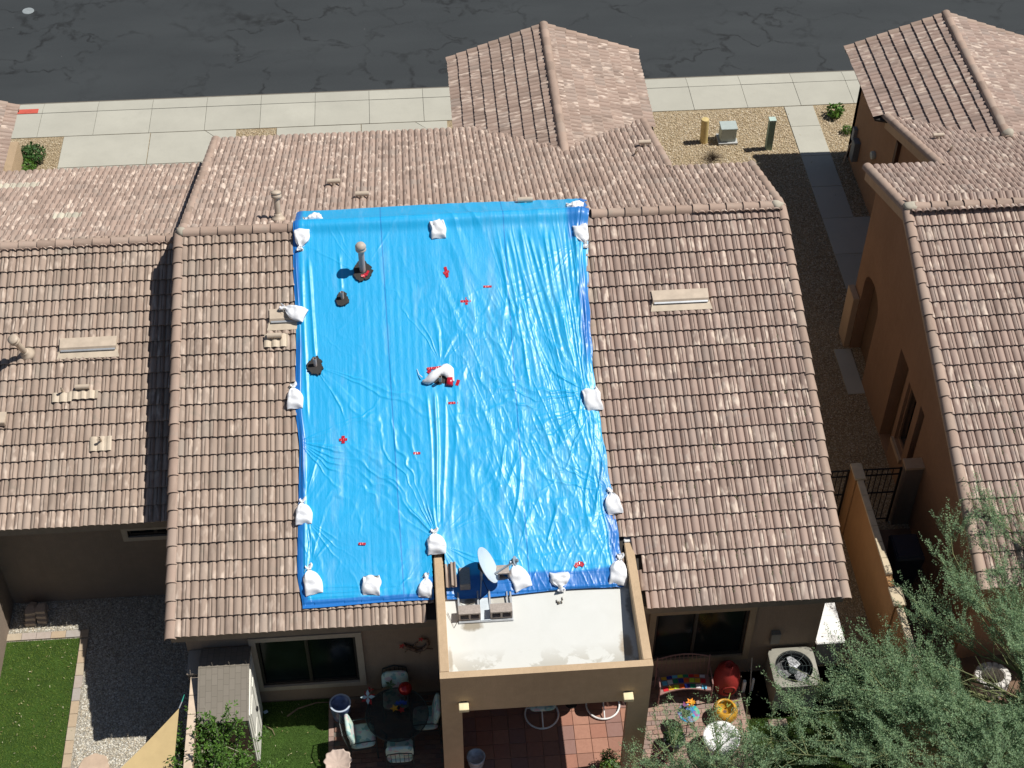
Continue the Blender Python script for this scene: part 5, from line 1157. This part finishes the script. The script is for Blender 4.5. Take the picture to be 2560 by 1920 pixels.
# under the porch
def swivel(x,y,label,sun):
    e=empty('swivel_rocker',(x,y,0)); m=MB(); m.tube([(.32*math.cos(a),.32*math.sin(a),.05) for a in [2*PI*i/32 for i in range(33)]],.018,8)
    for a in (0,2.1,4.2): m.tube([(.32*math.cos(a-1.57),.32*math.sin(a-1.57),.05),(0,0,.22)],.014,6)
    m.build('ring_base',M['white'],e); m=MB(); m.tube([(0,0,.2),(0,0,.4)],.03,8); m.build('post',M['white'],e)
    cushion('seat_cushion',e,.52,.5,.10,Matrix.Translation((0,.06,.42))); cushion('back_cushion',e,.5,.55,.09,Matrix.Translation((0,.36,.78))@Matrix.Rotation(R(75),4,'X')); tag(e,label,'chair')
swivel(1.91,15.98,'white ring based swivel chair in the shade under the porch beam',0); swivel(3.10,16.10,'white ring based swivel chair at the sunlit right side of the porch',1)
e=empty('side_table',(2.50,16.2,0)); m=MB(); m.lathe([(.12,0),(.12,.02),(.03,.04),(.03,.45),(.001,.45)],20,cap=False); m.build('pedestal',M['frame'],e); m=MB(); m.lathe([(.27,.45),(.27,.48)],28); m.build('tabletop',flat('table_brown',(.10,.06,.04)),e); tag(e,'small round brown side table between the two swivel chairs','side table')
e=bowlpot('plant_pot',.59,14.95,[(.10,0),(.15,.2),(.17,.38),(.175,.40),(.15,.40),(.14,.34),(.001,.34)],flat('white_glaze_patterned',(.42,.47,.52),.3,.6,var=.35,vs=12),'broken rimmed pale glazed pot just inside the left post of the porch','plant pot')
def leafball(parent,name,c,r,n,mat,seed,sz=.03,flatz=.7,stemmat=None):
    rs=np.random.RandomState(seed); d=rs.normal(size=(n,3)); d/=np.linalg.norm(d,axis=1,keepdims=True); rad=r*rs.uniform(.25,1,(n,1))**.45; p=d*rad*np.array([1,1,flatz])+np.array(c)
    p[:,2]=np.maximum(p[:,2],c[2]-r*flatz)
    a=rs.normal(size=(n,3)); a/=np.linalg.norm(a,axis=1,keepdims=True); b=np.cross(a,d); b/=np.linalg.norm(b,axis=1,keepdims=True)+1e-6; s=sz*rs.uniform(.6,1.3,(n,1))
    V=np.stack([p-a*s,p+b*s*.5,p+a*s,p-b*s*.5],1).reshape(-1,3); me=fastmesh(name,V,np.arange(4*n).reshape(-1,4)); me.materials.append(mat); return link(name,me,None,parent)
def leafmat(name,cols,tr=.25):
    m=N(name,.55,.35); g=m.n('ShaderNodeNewGeometry'); c=m.ramp(g.outputs['Random Per Island'],[(i/len(cols),cc) for i,cc in enumerate(cols)],'LINEAR'); m.color(c)
    tb=m.n('ShaderNodeBsdfTranslucent'); m.l(c,tb.inputs[0]); mx=m.n('ShaderNodeMixShader'); mx.inputs[0].default_value=tr; out=[n for n in m.t.nodes if n.type=='OUTPUT_MATERIAL'][0]
    m.l(m.b.outputs[0],mx.inputs[1]); m.l(tb.outputs[0],mx.inputs[2]); m.l(mx.outputs[0],out.inputs[0]); return m.m
M['leaf_bright']=leafmat('leaf_bright',[(.06,.14,.02),(.09,.20,.025),(.13,.26,.04),(.05,.11,.02)]); M['leaf_dark']=leafmat('leaf_dark',[(.03,.08,.02),(.05,.12,.03),(.07,.15,.04)]); M['leaf_grey']=leafmat('leaf_palo_verde',[(.16,.275,.155),(.205,.33,.175),(.26,.395,.20),(.12,.20,.11),(.31,.43,.225)],.34)
M['leaf_lime']=leafmat('leaf_lime',[(.14,.28,.04),(.20,.34,.05),(.10,.20,.03)])
e=bowlpot('potted_plant',3.04,14.62,[(.09,0),(.15,.25),(.16,.27),(.13,.26),(.001,.24)],flat('terracotta_pot',(.42,.16,.08),.8),'lime green leafy plant in a pot in front of the porch opening','potted plant'); leafball(e,'foliage',(0,0,.34),.19,700,M['leaf_lime'],3,.022)
leafball(e,'dark_foliage',(.0,.16,.36),.17,500,M['leaf_dark'],4,.02)
# bench with mosaic seat
e=empty('garden_bench',(0,0,0)); rust=flat('rusty_pink_metal',(.30,.17,.15),.7); bx0,bx1=4.17,5.16
m=MB(); n=16
def bcurve(x): return -.10*((x-(bx0+bx1)/2)/.5)**2
seat=[]
for i in range(n+1):
    x=bx0+(bx1-bx0)*i/n; seat.append([(x,16.08+bcurve(x),.415),(x,16.08+bcurve(x),.445),(x,16.42+bcurve(x)*.5,.445),(x,16.42+bcurve(x)*.5,.415)])
m.prof(seat); m.build('seat',rust,e)
tc=[(.60,.02,.03),(.75,.42,.03),(.55,.70,.05),(.80,.12,.02),(.02,.04,.30),(.01,.22,.12),(.72,.70,.72),(.15,.50,.72)]
def tilem(c): 
    nme='glaze_%02d%02d%02d'%tuple(int(q*99) for q in c); return bpy.data.materials.get(nme) or flat(nme,c,.3,.6,var=.04)
order2=[7,6,5,4,3,2,1,0]
for r_ in range(3):
    for i in range(8):
        x=bx0+.07+(bx1-bx0-.14)*(i+.5)/8; yo=(16.145,16.27,16.37)[r_]; c=tc[i] if r_==0 else tc[order2[i]] if r_==1 else tc[(i*3+1)%8]
        m=MB(); sy=.045 if r_<2 else .03; m.box(-.048,.048,-sy,sy,0,.008); m.build('mosaic_tile',tilem(c),e,loc=(x,yo+bcurve(x)*(1-.5*(yo-16.08)/.34),.446),rot=(0,0,-2*.10/.25*(x-(bx0+bx1)/2)*.45))
for x in (bx0-.01,bx1+.01):
    m=MB(); m.tube([(x,16.03,0),(x,16.0,.45),(x,16.02,.66),(x,16.2,.70),(x,16.42,.68)],.014,6); m.build('arm',rust,e)
    m=MB(); m.tube([(x,16.45,0),(x,16.45,.45),(x,16.50,.92)],.014,6); m.build('leg',rust,e)
m=MB(); m.tube([(bx0+(bx1-bx0)*i/12,16.50,.88+.12*math.sin(PI*i/12)) for i in range(13)],.014,6)
for i in range(1,12): m.tube([(bx0+(bx1-bx0)*i/12,16.45,.46),(bx0+(bx1-bx0)*i/12,16.50,.88+.12*math.sin(PI*i/12))],.006,5)
m.build('backrest',rust,e); tag(e,'curved metal garden bench with a bright multicoloured tiled seat below the right window','bench')
# chiminea
e=empty('chiminea',(5.51,16.28,0)); rc=flat('oxblood_clay',(.34,.035,.03),.6,.3); m=MB(); m.lathe([(.12,.0),(.21,.12),(.26,.33),(.255,.52),(.21,.70),(.14,.80),(.10,.84),(.10,.88),(.07,.88),(.06,.82),(.001,.80)],30,cap=False); m.build('body',rc,e,smooth=True)
m=MB(); m.lathe([(.001,0),(.11,0),(.12,.02),(.09,.02)],20,c=(0,-.225,.36),M=Matrix.Rotation(PI/2,4,'X')); m.build('mouth',M['black'],e); m=MB(); m.tube([(.13*math.cos(a),-.245,.36+.13*math.sin(a)) for a in [2*PI*i/20 for i in range(21)]],.018,6); m.build('mouth_rim',rc,e)
tag(e,'big oxblood red clay chiminea right of the mosaic bench','chiminea')
# yellow pot with aloe
e=empty('plant_pot',(5.38,15.66,0)); yc=flat('ochre_glaze',(.56,.30,.035),.35,.5); m=MB(); m.lathe([(.12,0),(.2,.08),(.245,.20),(.235,.32),(.185,.395),(.155,.40),(.15,.37),(.18,.30),(.001,.22)],36,cap=False); m.build('pot',yc,e,smooth=True)
m=MB(); m.lathe([(.001,.235),(.17,.235)],24,cap=False); m.build('soil',flat('pot_soil',(.14,.09,.06)),e)
al=flat('aloe_lime',(.40,.52,.14),.5)
for k in range(9):
    a=2.2+k*.33; m=MB(); m.tube([(.07*math.cos(a),.07*math.sin(a),.24),(.12*math.cos(a+.3),.12*math.sin(a+.3),.30),(.14*math.cos(a+.7),.14*math.sin(a+.7),.34)],.012,5,.004); m.build('leaf',al,e)
m=MB(); m.tube([(.05,.06,.3),(.20,.10,.42),(.27,.10,.44)],.018,6,.006); m.build('leaf',al,e); m=MB(); m.tube([(.05,.1,.3),(.10,.2,.42),(.13,.26,.46)],.014,6,.005); m.build('leaf',al,e)
tag(e,'round ochre yellow pot holding a lime green aloe in front of the chiminea','plant pot')
# mosaic table with flowers
e=empty('mosaic_table',(4.64,15.52,0)); m=MB(); m.lathe([(.001,.48),(.20,.48),(.21,.49),(.20,.50),(.001,.50)],32,cap=False)
mm=N('mosaic_glass',.2,.6); v=mm.coord('Object'); cc=mm.vor(v,16,'Color'); hs=mm.n('ShaderNodeHueSaturation'); hs.inputs['Saturation'].default_value=1.2; hs.inputs['Value'].default_value=.6; mm.l(cc,hs.inputs['Color']); mm.color(mm.mix(.45,hs.outputs[0],(.05,.35,.55))); m.build('tabletop',mm.m,e)
for k in range(3): a=k*2.1+.3; m=MB(); m.tube([(.18*math.cos(a),.18*math.sin(a),0),(.10*math.cos(a),.10*math.sin(a),.25),(.16*math.cos(a),.16*math.sin(a),.48)],.009,6); m.build('leg',M['iron'],e)
tag(e,'small round mosaic topped table in blue and green in front of the bench','side table')
e=empty('flower_pot',(4.64,15.56,.50)); m=MB(); m.lathe([(.05,0),(.07,.09),(.06,.09)],16); m.build('pot',M['black'],e); petal_flower(e,(.04,.07,.17),.10,FO,6); petal_flower(e,(.06,.05,.20),.07,FY,5); petal_flower(e,(-.07,.04,.15),.07,fm('violet',(.22,.03,.16)),5); petal_flower(e,(.04,-.07,.15),.08,fm('sky',(.05,.30,.62)),5); petal_flower(e,(-.02,-.05,.14),.06,FB,5); tag(e,'pot of orange, violet and blue artificial flowers on the mosaic table','flower pot')
bowlpot('white_basin',5.18,14.98,[(.20,0),(.30,.2),(.34,.40),(.35,.46),(.30,.44),(.22,.34),(.001,.30)],flat('white_mosaic',(.80,.80,.80),.5,.4,var=.12,vs=40),'big white round basin half hidden under the grey green branches','basin',part='basin')
e=bowlpot('plant_pot',3.98,14.72,[(.10,0),(.15,.2),(.17,.28),(.14,.28),(.001,.24)],flat('red_glaze',(.35,.03,.03),.35,.5),'dark red glazed pot of purple leaves by the right side of the porch','plant pot'); leafball(e,'foliage',(0,0,.34),.18,500,leafmat('leaf_purple',[(.04,.015,.02),(.07,.02,.03)],.1),9,.03)
e=bowlpot('plant_pot',4.32,15.12,[(.13,0),(.19,.2),(.21,.32),(.18,.32),(.001,.28)],flat('charcoal_pot',(.04,.045,.05),.5),'dark pot under the tree branches beside the mosaic table','plant pot'); leafball(e,'foliage',(0,0,.36),.2,500,M['leaf_dark'],10,.03)
# rake and hand tools in the light
e=empty('garden_tools',(5.95,16.25,0)); m=MB(); m.tube([(0,.1,.95),(.03,-.1,.02)],.012,6); m.build('broom_handle',flat('handle_grey',(.35,.34,.32)),e); m=MB(); m.box(-.12,-.06,-.04,.02,.0,.34); m.build('board',M['white'],e); m=MB(); m.box(.06,.10,-.02,.02,.0,.38); m.build('plank',M['white'],e); tag(e,'white boards and a broom leaning between chiminea and air conditioner','tools')
# AC unit
e=empty('air_conditioner',(6.74,16.17,0)); acm=flat('ac_enamel',(.30,.29,.245),.5,.4); hx=.44
m=MB(); m.box(-hx+.03,hx-.03,-hx+.04,hx-.04,.02,.54); m.box(-hx+.03,-hx+.05,-hx+.04,hx-.04,.54,.80); m.box(hx-.05,hx-.03,-hx+.04,hx-.04,.54,.80); m.box(-hx+.05,hx-.05,-hx+.04,-hx+.06,.54,.80); m.box(-hx+.05,hx-.05,hx-.06,hx-.04,.54,.80); m.build('casing',acm,e)
bm=bmesh.new(); 
def lid():
    n=48; out=[];inn=[];V=[];F=[]
    for i in range(n):
        a=2*PI*i/n; ca,sa=math.cos(a),math.sin(a); k=1/max(abs(ca)**8+abs(sa)**8,1e-6)**(1/8); out.append((ca*k*hx,sa*k*hx)); inn.append((ca*.36,sa*.36))
    for ring,z in ((out,.80),(out,.83),(inn,.85),(inn,.78)): V+=[(x,y,z) for x,y in ring]
    for r_ in range(3):
        for i in range(n): F.append((r_*n+i,r_*n+(i+1)%n,(r_+1)*n+(i+1)%n,(r_+1)*n+i))
    return V,F
bm.free(); V_,F_=lid(); mesh('top_panel',V_,F_,acm,e)
m=MB(); m.lathe([(.355,.55),(.355,.79)],36,cap=False); m.build('fan_well',M['black'],e); m=MB(); m.lathe([(.001,.56),(.355,.56)],36,cap=False); m.build('well_floor',flat('coil_grey',(.10,.10,.10),.6),e)
m=MB()
for k in range(3):
    a=k*2*PI/3+1.35; Rz=Matrix.Rotation(a,4,'Z'); pts=[(.06,-.05,.67),(.22,-.15,.65),(.33,-.12,.65),(.34,.04,.69),(.28,.13,.71),(.07,.06,.70)]
    m.prof([[Rz@(Vector(p)-Vector((0,0,.006))) for p in pts],[Rz@Vector(p) for p in pts]])
m.build('fan_blades',flat('polished_aluminium',(.75,.77,.80),.25,.6,.7),e); m=MB(); m.lathe([(.08,.60),(.08,.72),(.001,.73)],18,cap=False); m.build('fan_hub',M['metal_dark'],e)
m=MB()
for rr_ in (.10,.17,.24,.31,.355): m.tube([(rr_*math.cos(a),rr_*math.sin(a),.845) for a in [2*PI*i/32 for i in range(33)]],.0035,4)
for k in range(8): a=k*PI/4; m.tube([(.05*math.cos(a),.05*math.sin(a),.848),(.37*math.cos(a),.37*math.sin(a),.848)],.004,4)
m.build('fan_guard',M['metal_dark'],e); tag(e,'beige air conditioner with a bare metal fan below the electrical box on the wall','air conditioner')
m=MB(); m.box(-.09,.09,-.10,.0,-.16,.16); tag(m.build('disconnect_box',flat('box_greybeige',(.20,.19,.17)),loc=(6.42,16.675,1.18),bevel=.008),'small electrical box on the rear wall above the air conditioner','electrical box')
e=empty('deck_box',(0,0,0)); m=MB(); m.box(7.32,7.80,16.72,18.6,.02,.74); m.build('box_body',flat('deckbox_grey',(.30,.30,.28)),e); m=MB(); m.box(7.29,7.86,16.68,18.64,.742,.80); 
m.build('lid',M['white'],e,bevel=.015); 
for k in range(4): m=MB(); m.box(7.36,7.80,16.9+.42*k,17.22+.42*k,.80,.806); m.build('lid_rib',M['white'],e)
tag(e,'long white lidded deck box in the sun beside the right gable wall','deck box')
# ------------------------------------------------------------------ side wall, gate, pillar
e=empty('boundary_wall',(0,0,0)); tag(e,'long orange stucco boundary wall with pale coping stones between the two houses','wall')
M['coping']=flat('coping_tan',(.56,.47,.33),.9); M['stucco_wallorange']=stucco('stucco_wall_orange',(.43,.245,.115))
m=MB(); m.box(8.69,8.81,12.5,19.9,-.05,1.74); m.build('wall_body',M['stucco_wallorange'],e)
m=MB(); m.box(8.665,8.84,19.92,20.30,-.05,1.78); m.build('end_pier',M['stucco_wallorange'],e); m=MB(); m.box(8.64,8.865,19.895,20.325,1.782,1.84); m.build('pier_cap',M['coping'],e,bevel=.006)
m=MB(); m.box(8.655,8.845,16.74,17.14,-.05,1.79); m.build('mid_pier',M['stucco_wallorange'],e); m=MB(); m.box(8.63,8.87,16.72,17.16,1.792,1.85); m.build('pier_cap',M['coping'],e,bevel=.006)
y=19.89
while y>12.6:
    if not(16.3<y-.4<17.15 and y>16.75) or True:
        if not (16.72<y<17.16 or 16.72<y-.4<17.16): m=MB(); m.box(8.685,8.815,y-.395,y,1.742,1.80); m.build('coping_stone',M['coping'],e,bevel=.004)
    y-=.40
e=empty('gate_pillar',(0,0,0)); tag(e,'square stucco pillar carrying the gate against the right house','pillar'); m=MB(); m.box(9.78,10.148,20.14,20.36,-.05,1.76); m.build('pillar_body',M['stucco_nb'],e); m=MB(); m.box(9.755,10.149,20.11,20.39,1.762,1.82); m.build('pillar_cap',M['stucco_light'],e)
def gate(x0,x1,label):
    e=empty('iron_gate',(0,20.24,0)); tag(e,label,'gate')
    for z in (.08,.95,1.52,1.70): m=MB(); m.box(x0,x1,-.012,.012,z-.012,z+.012); m.build('rail',M['iron'],e)
    for x in (x0,x1-.04): m=MB(); m.box(x,x+.04,-.02,.02,.0,1.72); m.build('gate_post',M['iron'],e)
    x=x0+.12
    while x<x1-.08: m=MB(); m.box(x-.007,x+.007,-.007,.007,.08,1.70); m.build('bar',M['iron'],e); x+=.11
gate(8.88,9.73,'black iron gate between the boundary wall and the pillar'); gate(7.28,8.63,'black iron fence panel between the gable wall and the boundary wall')
e=empty('wheelie_bin',(9.55,18.7,0)); bl=flat('bin_blue_black',(.012,.02,.035),.4,.5); m=MB(); m.prof([[(-.22,-.25,.05),(.22,-.25,.05),(.22,.2,.05),(-.22,.2,.05)],[(-.29,-.32,1.0),(.29,-.32,1.0),(.29,.3,1.0),(-.29,.3,1.0)]]); m.build('bin_body',bl,e); m=MB(); m.prof([[(-.31,-.34,1.002),(.31,-.34,1.002),(.31,.34,1.002),(-.31,.34,1.002)],[(-.26,-.28,1.08),(.26,-.28,1.08),(.26,.3,1.08),(-.26,.3,1.08)]]); m.build('lid',bl,e,bevel=.02); tag(e,'dark wheelie bin in the deep shade behind the boundary wall','bin')
e=empty('stone_ring',(10.65,16.05,0)); tag(e,'round ring of pale stones seen through the branches at the far right','planter ring')
for k in range(16):
    a=2*PI*k/16; m=MB(); m.box(-.06,.06,-.055,.055,0,.42); m.build('ring_stone',flat('white_rubble',(.62,.60,.56),.9,var=.2,vs=20) if k==0 else bpy.data.materials['white_rubble'],e,loc=(.29*math.cos(a),.24*math.sin(a)-.07,.0),rot=(0,0,a),bevel=.015)
sheet('neighbour_soil',8.8,16,-2,20,-.006,flat('brown_soil',(.17,.11,.075),.95,vs=2,var=.3))
# ------------------------------------------------------------------ front utilities
e=empty('bollard',(8.0,33.84,0)); m=MB(); m.lathe([(.108,-.02),(.108,.73),(.10,.755),(.001,.77)],24,cap=False,M=Matrix.Rotation(-.03,4,'Y')); m.build('post',flat('bollard_yellow',(.60,.47,.21),.6),e,smooth=False); tag(e,'yellow steel bollard on the front gravel','bollard')
e=empty('transformer_box',(8.64,33.88,0)); gg_=flat('utility_greygreen',(.40,.46,.44),.55,.3,var=.06); m=MB(); m.box(-.26,.27,-.25,.22,-.01,.06); m.build('pad',flat('pad_grey',(.42,.43,.42),.8),e); m=MB(); m.box(-.20,.22,-.18,.17,.06,.46); m.build('cabinet',gg_,e,bevel=.01); m=MB(); m.box(-.22,.24,-.20,.19,.461,.50); m.build('lid',gg_,e,bevel=.008); tag(e,'low grey utility cabinet on its pad between the bollard and the tall post','utility box')
e=empty('marker_post',(9.72,33.42,0)); m=MB(); m.box(-.085,.085,-.085,.085,-.01,.94); m.build('post_body',flat('post_green',(.24,.34,.26),.6,var=.05),e); m=MB(); m.box(-.092,.092,-.092,.092,.941,.98); m.build('post_cap',flat('cap_pale_green',(.46,.58,.52),.6),e); tag(e,'tall square pale green utility post at the edge of the front gravel','utility post')
# dead bush and front plants
e=empty('dead_bush',(8.1,33.02,0)); m=MB(); rr=random.Random(12)
for k in range(150):
    a=rr.uniform(0,6.28); r=rr.uniform(.08,.44); h=rr.uniform(.06,.26)*(1-r*1.2)+.05; m.tube([(0,0,0),(r*.5*math.cos(a),r*.5*math.sin(a),h*.8),(r*math.cos(a+rr.uniform(-.4,.4)),r*.9*math.sin(a),h)],.004,3,.0015)
m.build('twigs',flat('dead_twigs',(.10,.075,.05),.9),e); tag(e,'dry twiggy dead bush on the front gravel','bush')
def shrub(name,x,y,r,n,mat,seed,label,sz=.04,h=None,cat='bush'):
    e=empty(name,(x,y,0)); leafball(e,'foliage',(0,0,(h or r*.7)),r,n,mat,seed,sz,.8); m=MB(); rr=random.Random(seed)
    for k in range(9): a=rr.uniform(0,6.28); m.tube([(0,0,0),(r*.4*math.cos(a),r*.4*math.sin(a),r*.6),(r*.8*math.cos(a),r*.8*math.sin(a),r*.9)],.012,5,.004)
    m.build('stems',flat('stem_brown_%d'%seed,(.16,.11,.07)),e); tag(e,label,cat); return e
shrub('shrub',11.85,34.75,.27,150,M['leaf_bright'],21,'spiky green shrub at the front corner of the right house',.07)
shrub('shrub',12.02,33.95,.17,260,M['leaf_bright'],22,'small light green shrub against the right house wall',.03); shrub('shrub',-10.2,34.25,.36,700,M['leaf_dark'],23,'dark blue green bush on the gravel at the far left',.05); shrub('shrub',-10.35,33.65,.32,700,M['leaf_bright'],24,'bright green bush below the dark one at the far left',.045)
# ------------------------------------------------------------------ trees
def tree(name,base,trunk_top,targets,leafm,seed,label,tw=12,sp=7,lf=18,lsz=.022,bark=(.20,.22,.10),r0=.09,up=0,holes=()):
    rs=random.Random(seed); e=empty(name,base); B_=Vector(base); P=[];  tubes=MB(); T0=Vector((0,0,0)); T1=Vector(trunk_top)-B_
    tubes.tube([T0,T0.lerp(T1,.5)+Vector((.05,.04,0)),T1],r0,9,r0*.7); sprigs=[]
    for t in targets:
        t=Vector(t)-B_; d=t-T1; L=d.length; pts=[T1]; n=7
        side=Vector((rs.uniform(-1,1),rs.uniform(-1,1),0))*L*.10
        for i in range(1,n+1):
            s=i/n; pts.append(T1+d*s+side*math.sin(PI*s)+Vector((0,0,.12*L*math.sin(PI*s*.9)))+Vector((rs.gauss(0,.02),rs.gauss(0,.02),rs.gauss(0,.02)))*L*.5)
        tubes.tube(pts,r0*.30,6,.006)
        for k in range(tw):
            s=rs.uniform(.18,1.0); i=min(int(s*n),n-1); p=pts[i].lerp(pts[i+1],s*n-i); dd=(pts[i+1]-pts[i]).normalized()
            dv=(dd*rs.uniform(.4,1.0)+Vector((rs.gauss(-.1*up,.5),rs.gauss(.35*up,.55),rs.gauss(.15+.35*up,.35)))).normalized(); l2=rs.uniform(.35,.85)*min(1,L/2.5+.35)
            p2=p+dv*l2*.5+Vector((0,0,.03)); p3=p+dv*l2+Vector((0,0,rs.uniform(-.05,.12)))
            tubes.tube([p,p2,p3],.009,4,.003)
            for j in range(sp):
                s2=rs.uniform(.1,1); q=p.lerp(p2,s2*2) if s2<.5 else p2.lerp(p3,s2*2-1); dq=(dv*1.1+Vector((rs.gauss(0,.4),rs.gauss(.1*up,.4),rs.gauss(.1+.2*up,.35)))).normalized(); sprigs.append((q,q+dq*(rs.uniform(.25,.60) if up else rs.uniform(.12,.34))))
    tubes.build('trunk',flat(name+'_bark_%d'%seed,bark,.8),e)
    keep=[]
    for a_,b_ in sprigs:
        ok=True
        for hp,hr in holes:      # added gaps: sprays cut along camera lines and a sun line lighting the ring
            dirv=(Vector((0,0,25.45))-hp).normalized() if hr>0 else SUN
            for e_ in (a_,(a_+b_)/2,b_):
                w_=e_+B_-hp
                if ok and (w_-dirv*w_.dot(dirv)).length<abs(hr)*.8 and rs.random()>.03: ok=False
        if ok: keep.append((a_,b_))
    sprigs=keep
    A=np.array([list(a) for a,b in sprigs]); Bq=np.array([list(b) for a,b in sprigs]); n=len(A); r_=np.random.RandomState(seed)
    s=r_.uniform(0,1,(n,lf,1)); ctr=A[:,None]*(1-s)+Bq[:,None]*s; D=(Bq-A); D/=np.linalg.norm(D,axis=1,keepdims=True); D=np.repeat(D[:,None],lf,1)
    rn=r_.normal(size=(n,lf,3)); sd_=np.cross(D,rn); sd_/=np.linalg.norm(sd_,axis=2,keepdims=True)+1e-6; ctr=ctr+sd_*(.014+.022*up*(1-s)*r_.uniform(0,1,(n,lf,1)))
    ax=(sd_+D*.5); ax/=np.linalg.norm(ax,axis=2,keepdims=True); nn=np.cross(ax,D); nn/=np.linalg.norm(nn,axis=2,keepdims=True)+1e-6; bb=np.cross(nn,ax); nn2=r_.normal(size=ctr.shape)*.45+np.array([0,0,1.]); bb=np.cross(nn2,ax); bb/=np.linalg.norm(bb,axis=2,keepdims=True)+1e-6
    sz=lsz*r_.uniform(.6,1.3,(n,lf,1)); V=np.stack([ctr-ax*sz*.2,ctr+ax*sz*.5+bb*sz*.33,ctr+ax*sz*1.2,ctr+ax*sz*.5-bb*sz*.33],2).reshape(-1,3)
    me=fastmesh('crown',V,np.arange(len(V)).reshape(-1,4)); me.materials.append(leafm); link('crown',me,None,e); tag(e,label,'tree'); return e
rs=random.Random(5)
T=[]
for (x,y,z) in [(9.5,17.2,2.8),(10.2,17.5,3.0),(11.0,17.6,3.2),(11.8,17.5,3.3),(12.6,17.4,3.2),(7.8,15.4,2.3),(7.2,14.9,2.2),(6.6,14.8,2.0),(6.1,14.5,1.9),(6.3,14.0,2.0),(7.0,13.8,2.2),(7.8,13.6,2.4),(8.6,13.5,2.6),(9.4,13.4,2.7),(10.2,13.3,2.7),(11.2,13.4,2.8),(12.4,13.8,2.8),(13.0,14.8,3.0),(13.0,16.0,3.1),(12.4,16.6,3.2),(9.4,16.2,3.2),(8.4,15.4,3.0),(7.6,14.6,2.8),(8.6,14.4,3.2),(9.8,14.4,3.4),(10.9,14.2,3.4),(11.8,15.2,3.5),(11.5,16.2,3.5),(10.2,16.5,3.5),(9.3,15.5,3.5),(7.0,14.4,2.4),(7.9,14.2,2.7),(10.0,15.1,3.6),(10.8,17.0,2.6),(11.9,16.9,2.7),(6.6,14.2,2.2),(7.3,14.0,2.5),(8.2,13.9,2.8),(9.0,13.9,3.0),(8.7,15.7,2.6),(7.9,15.0,2.4),(6.0,13.4,2.0),(6.6,13.0,2.1),(7.3,12.8,2.3),(8.0,12.6,2.4),(8.8,12.6,2.5),(9.6,12.5,2.6),(10.4,12.6,2.6),(6.0,13.9,1.6),(6.8,13.4,1.6),(7.6,13.2,1.8),(8.4,13.0,2.0),(9.2,13.0,2.1),(9.0,14.6,1.9),(8.2,14.6,1.9),(7.4,14.4,1.7),(9.9,13.8,2.2),(10.6,13.2,2.2),(11.4,14.4,2.4),(11.2,15.4,2.6)]:
    T.append((x+rs.uniform(-.15,.15),y+rs.uniform(-.15,.15),z+rs.uniform(-.2,.2)))
tree('palo_verde_tree',(11.5,13.2,0),(11.3,13.4,1.6),T,M['leaf_grey'],31,'large grey green palo verde tree spreading over the yards at the lower right',tw=17,sp=7,lf=58,lsz=.022,up=1,holes=((Vector((10.6,16.0,.45)),.62),(Vector((10.6,16.0,.45)),-.75),(Vector((6.75,16.2,.85)),.34),(Vector((5.4,15.7,.4)),.3)))
T=[(3.4,14.1,1.0),(2.9,14.0,.9),(2.2,14.0,.8),(3.7,14.3,1.2),(3.9,13.5,1.5),(4.5,13.6,1.8),(4.0,14.40,1.5),(3.9,14.00,1.4),(4.4,14.60,1.6),(4.9,14.70,1.6),(3.6,13.60,1.5),(5.3,14.40,1.7),(5.8,14.40,1.7),(4.6,14.00,2.0),(5.2,13.80,2.1),(5.8,13.70,2.0),(4.1,13.50,1.8),(6.2,13.60,1.9),(3.2,13.30,1.3),(2.5,13.40,1.2),(4.8,13.40,2.1),(5.5,13.20,2.2)]
tree('shrubby_tree',(5.0,12.9,0),(5.0,13.1,.6),T,M['leaf_grey'],32,'smaller grey green tree with wispy branches in front of the white basin',11,8,24,.022,r0=.05)
T=[(-5.0,14.35,1.1),(-5.15,14.0,1.1),(-4.9,14.6,1.0),(-4.6,14.75,1.25),(-4.3,14.9,1.4),(-4.0,14.9,1.4),(-3.7,14.75,1.35),(-3.5,14.5,1.1),(-3.3,14.3,.9),(-4.7,14.4,1.2),(-4.3,14.4,1.45),(-3.9,14.35,1.5),(-3.6,14.1,1.3),(-3.3,13.9,1.0),(-4.6,14.0,1.3),(-4.1,13.9,1.5),(-3.7,13.8,1.4),(-3.0,14.3,.7),(-3.9,15.0,1.55)]
tree('citrus_tree',(-3.9,13.7,0),(-3.9,13.9,.4),T,M['leaf_bright'],33,'bright green small tree with pale twigs in front of the resin shed',13,8,11,.045,bark=(.42,.38,.30),r0=.045)
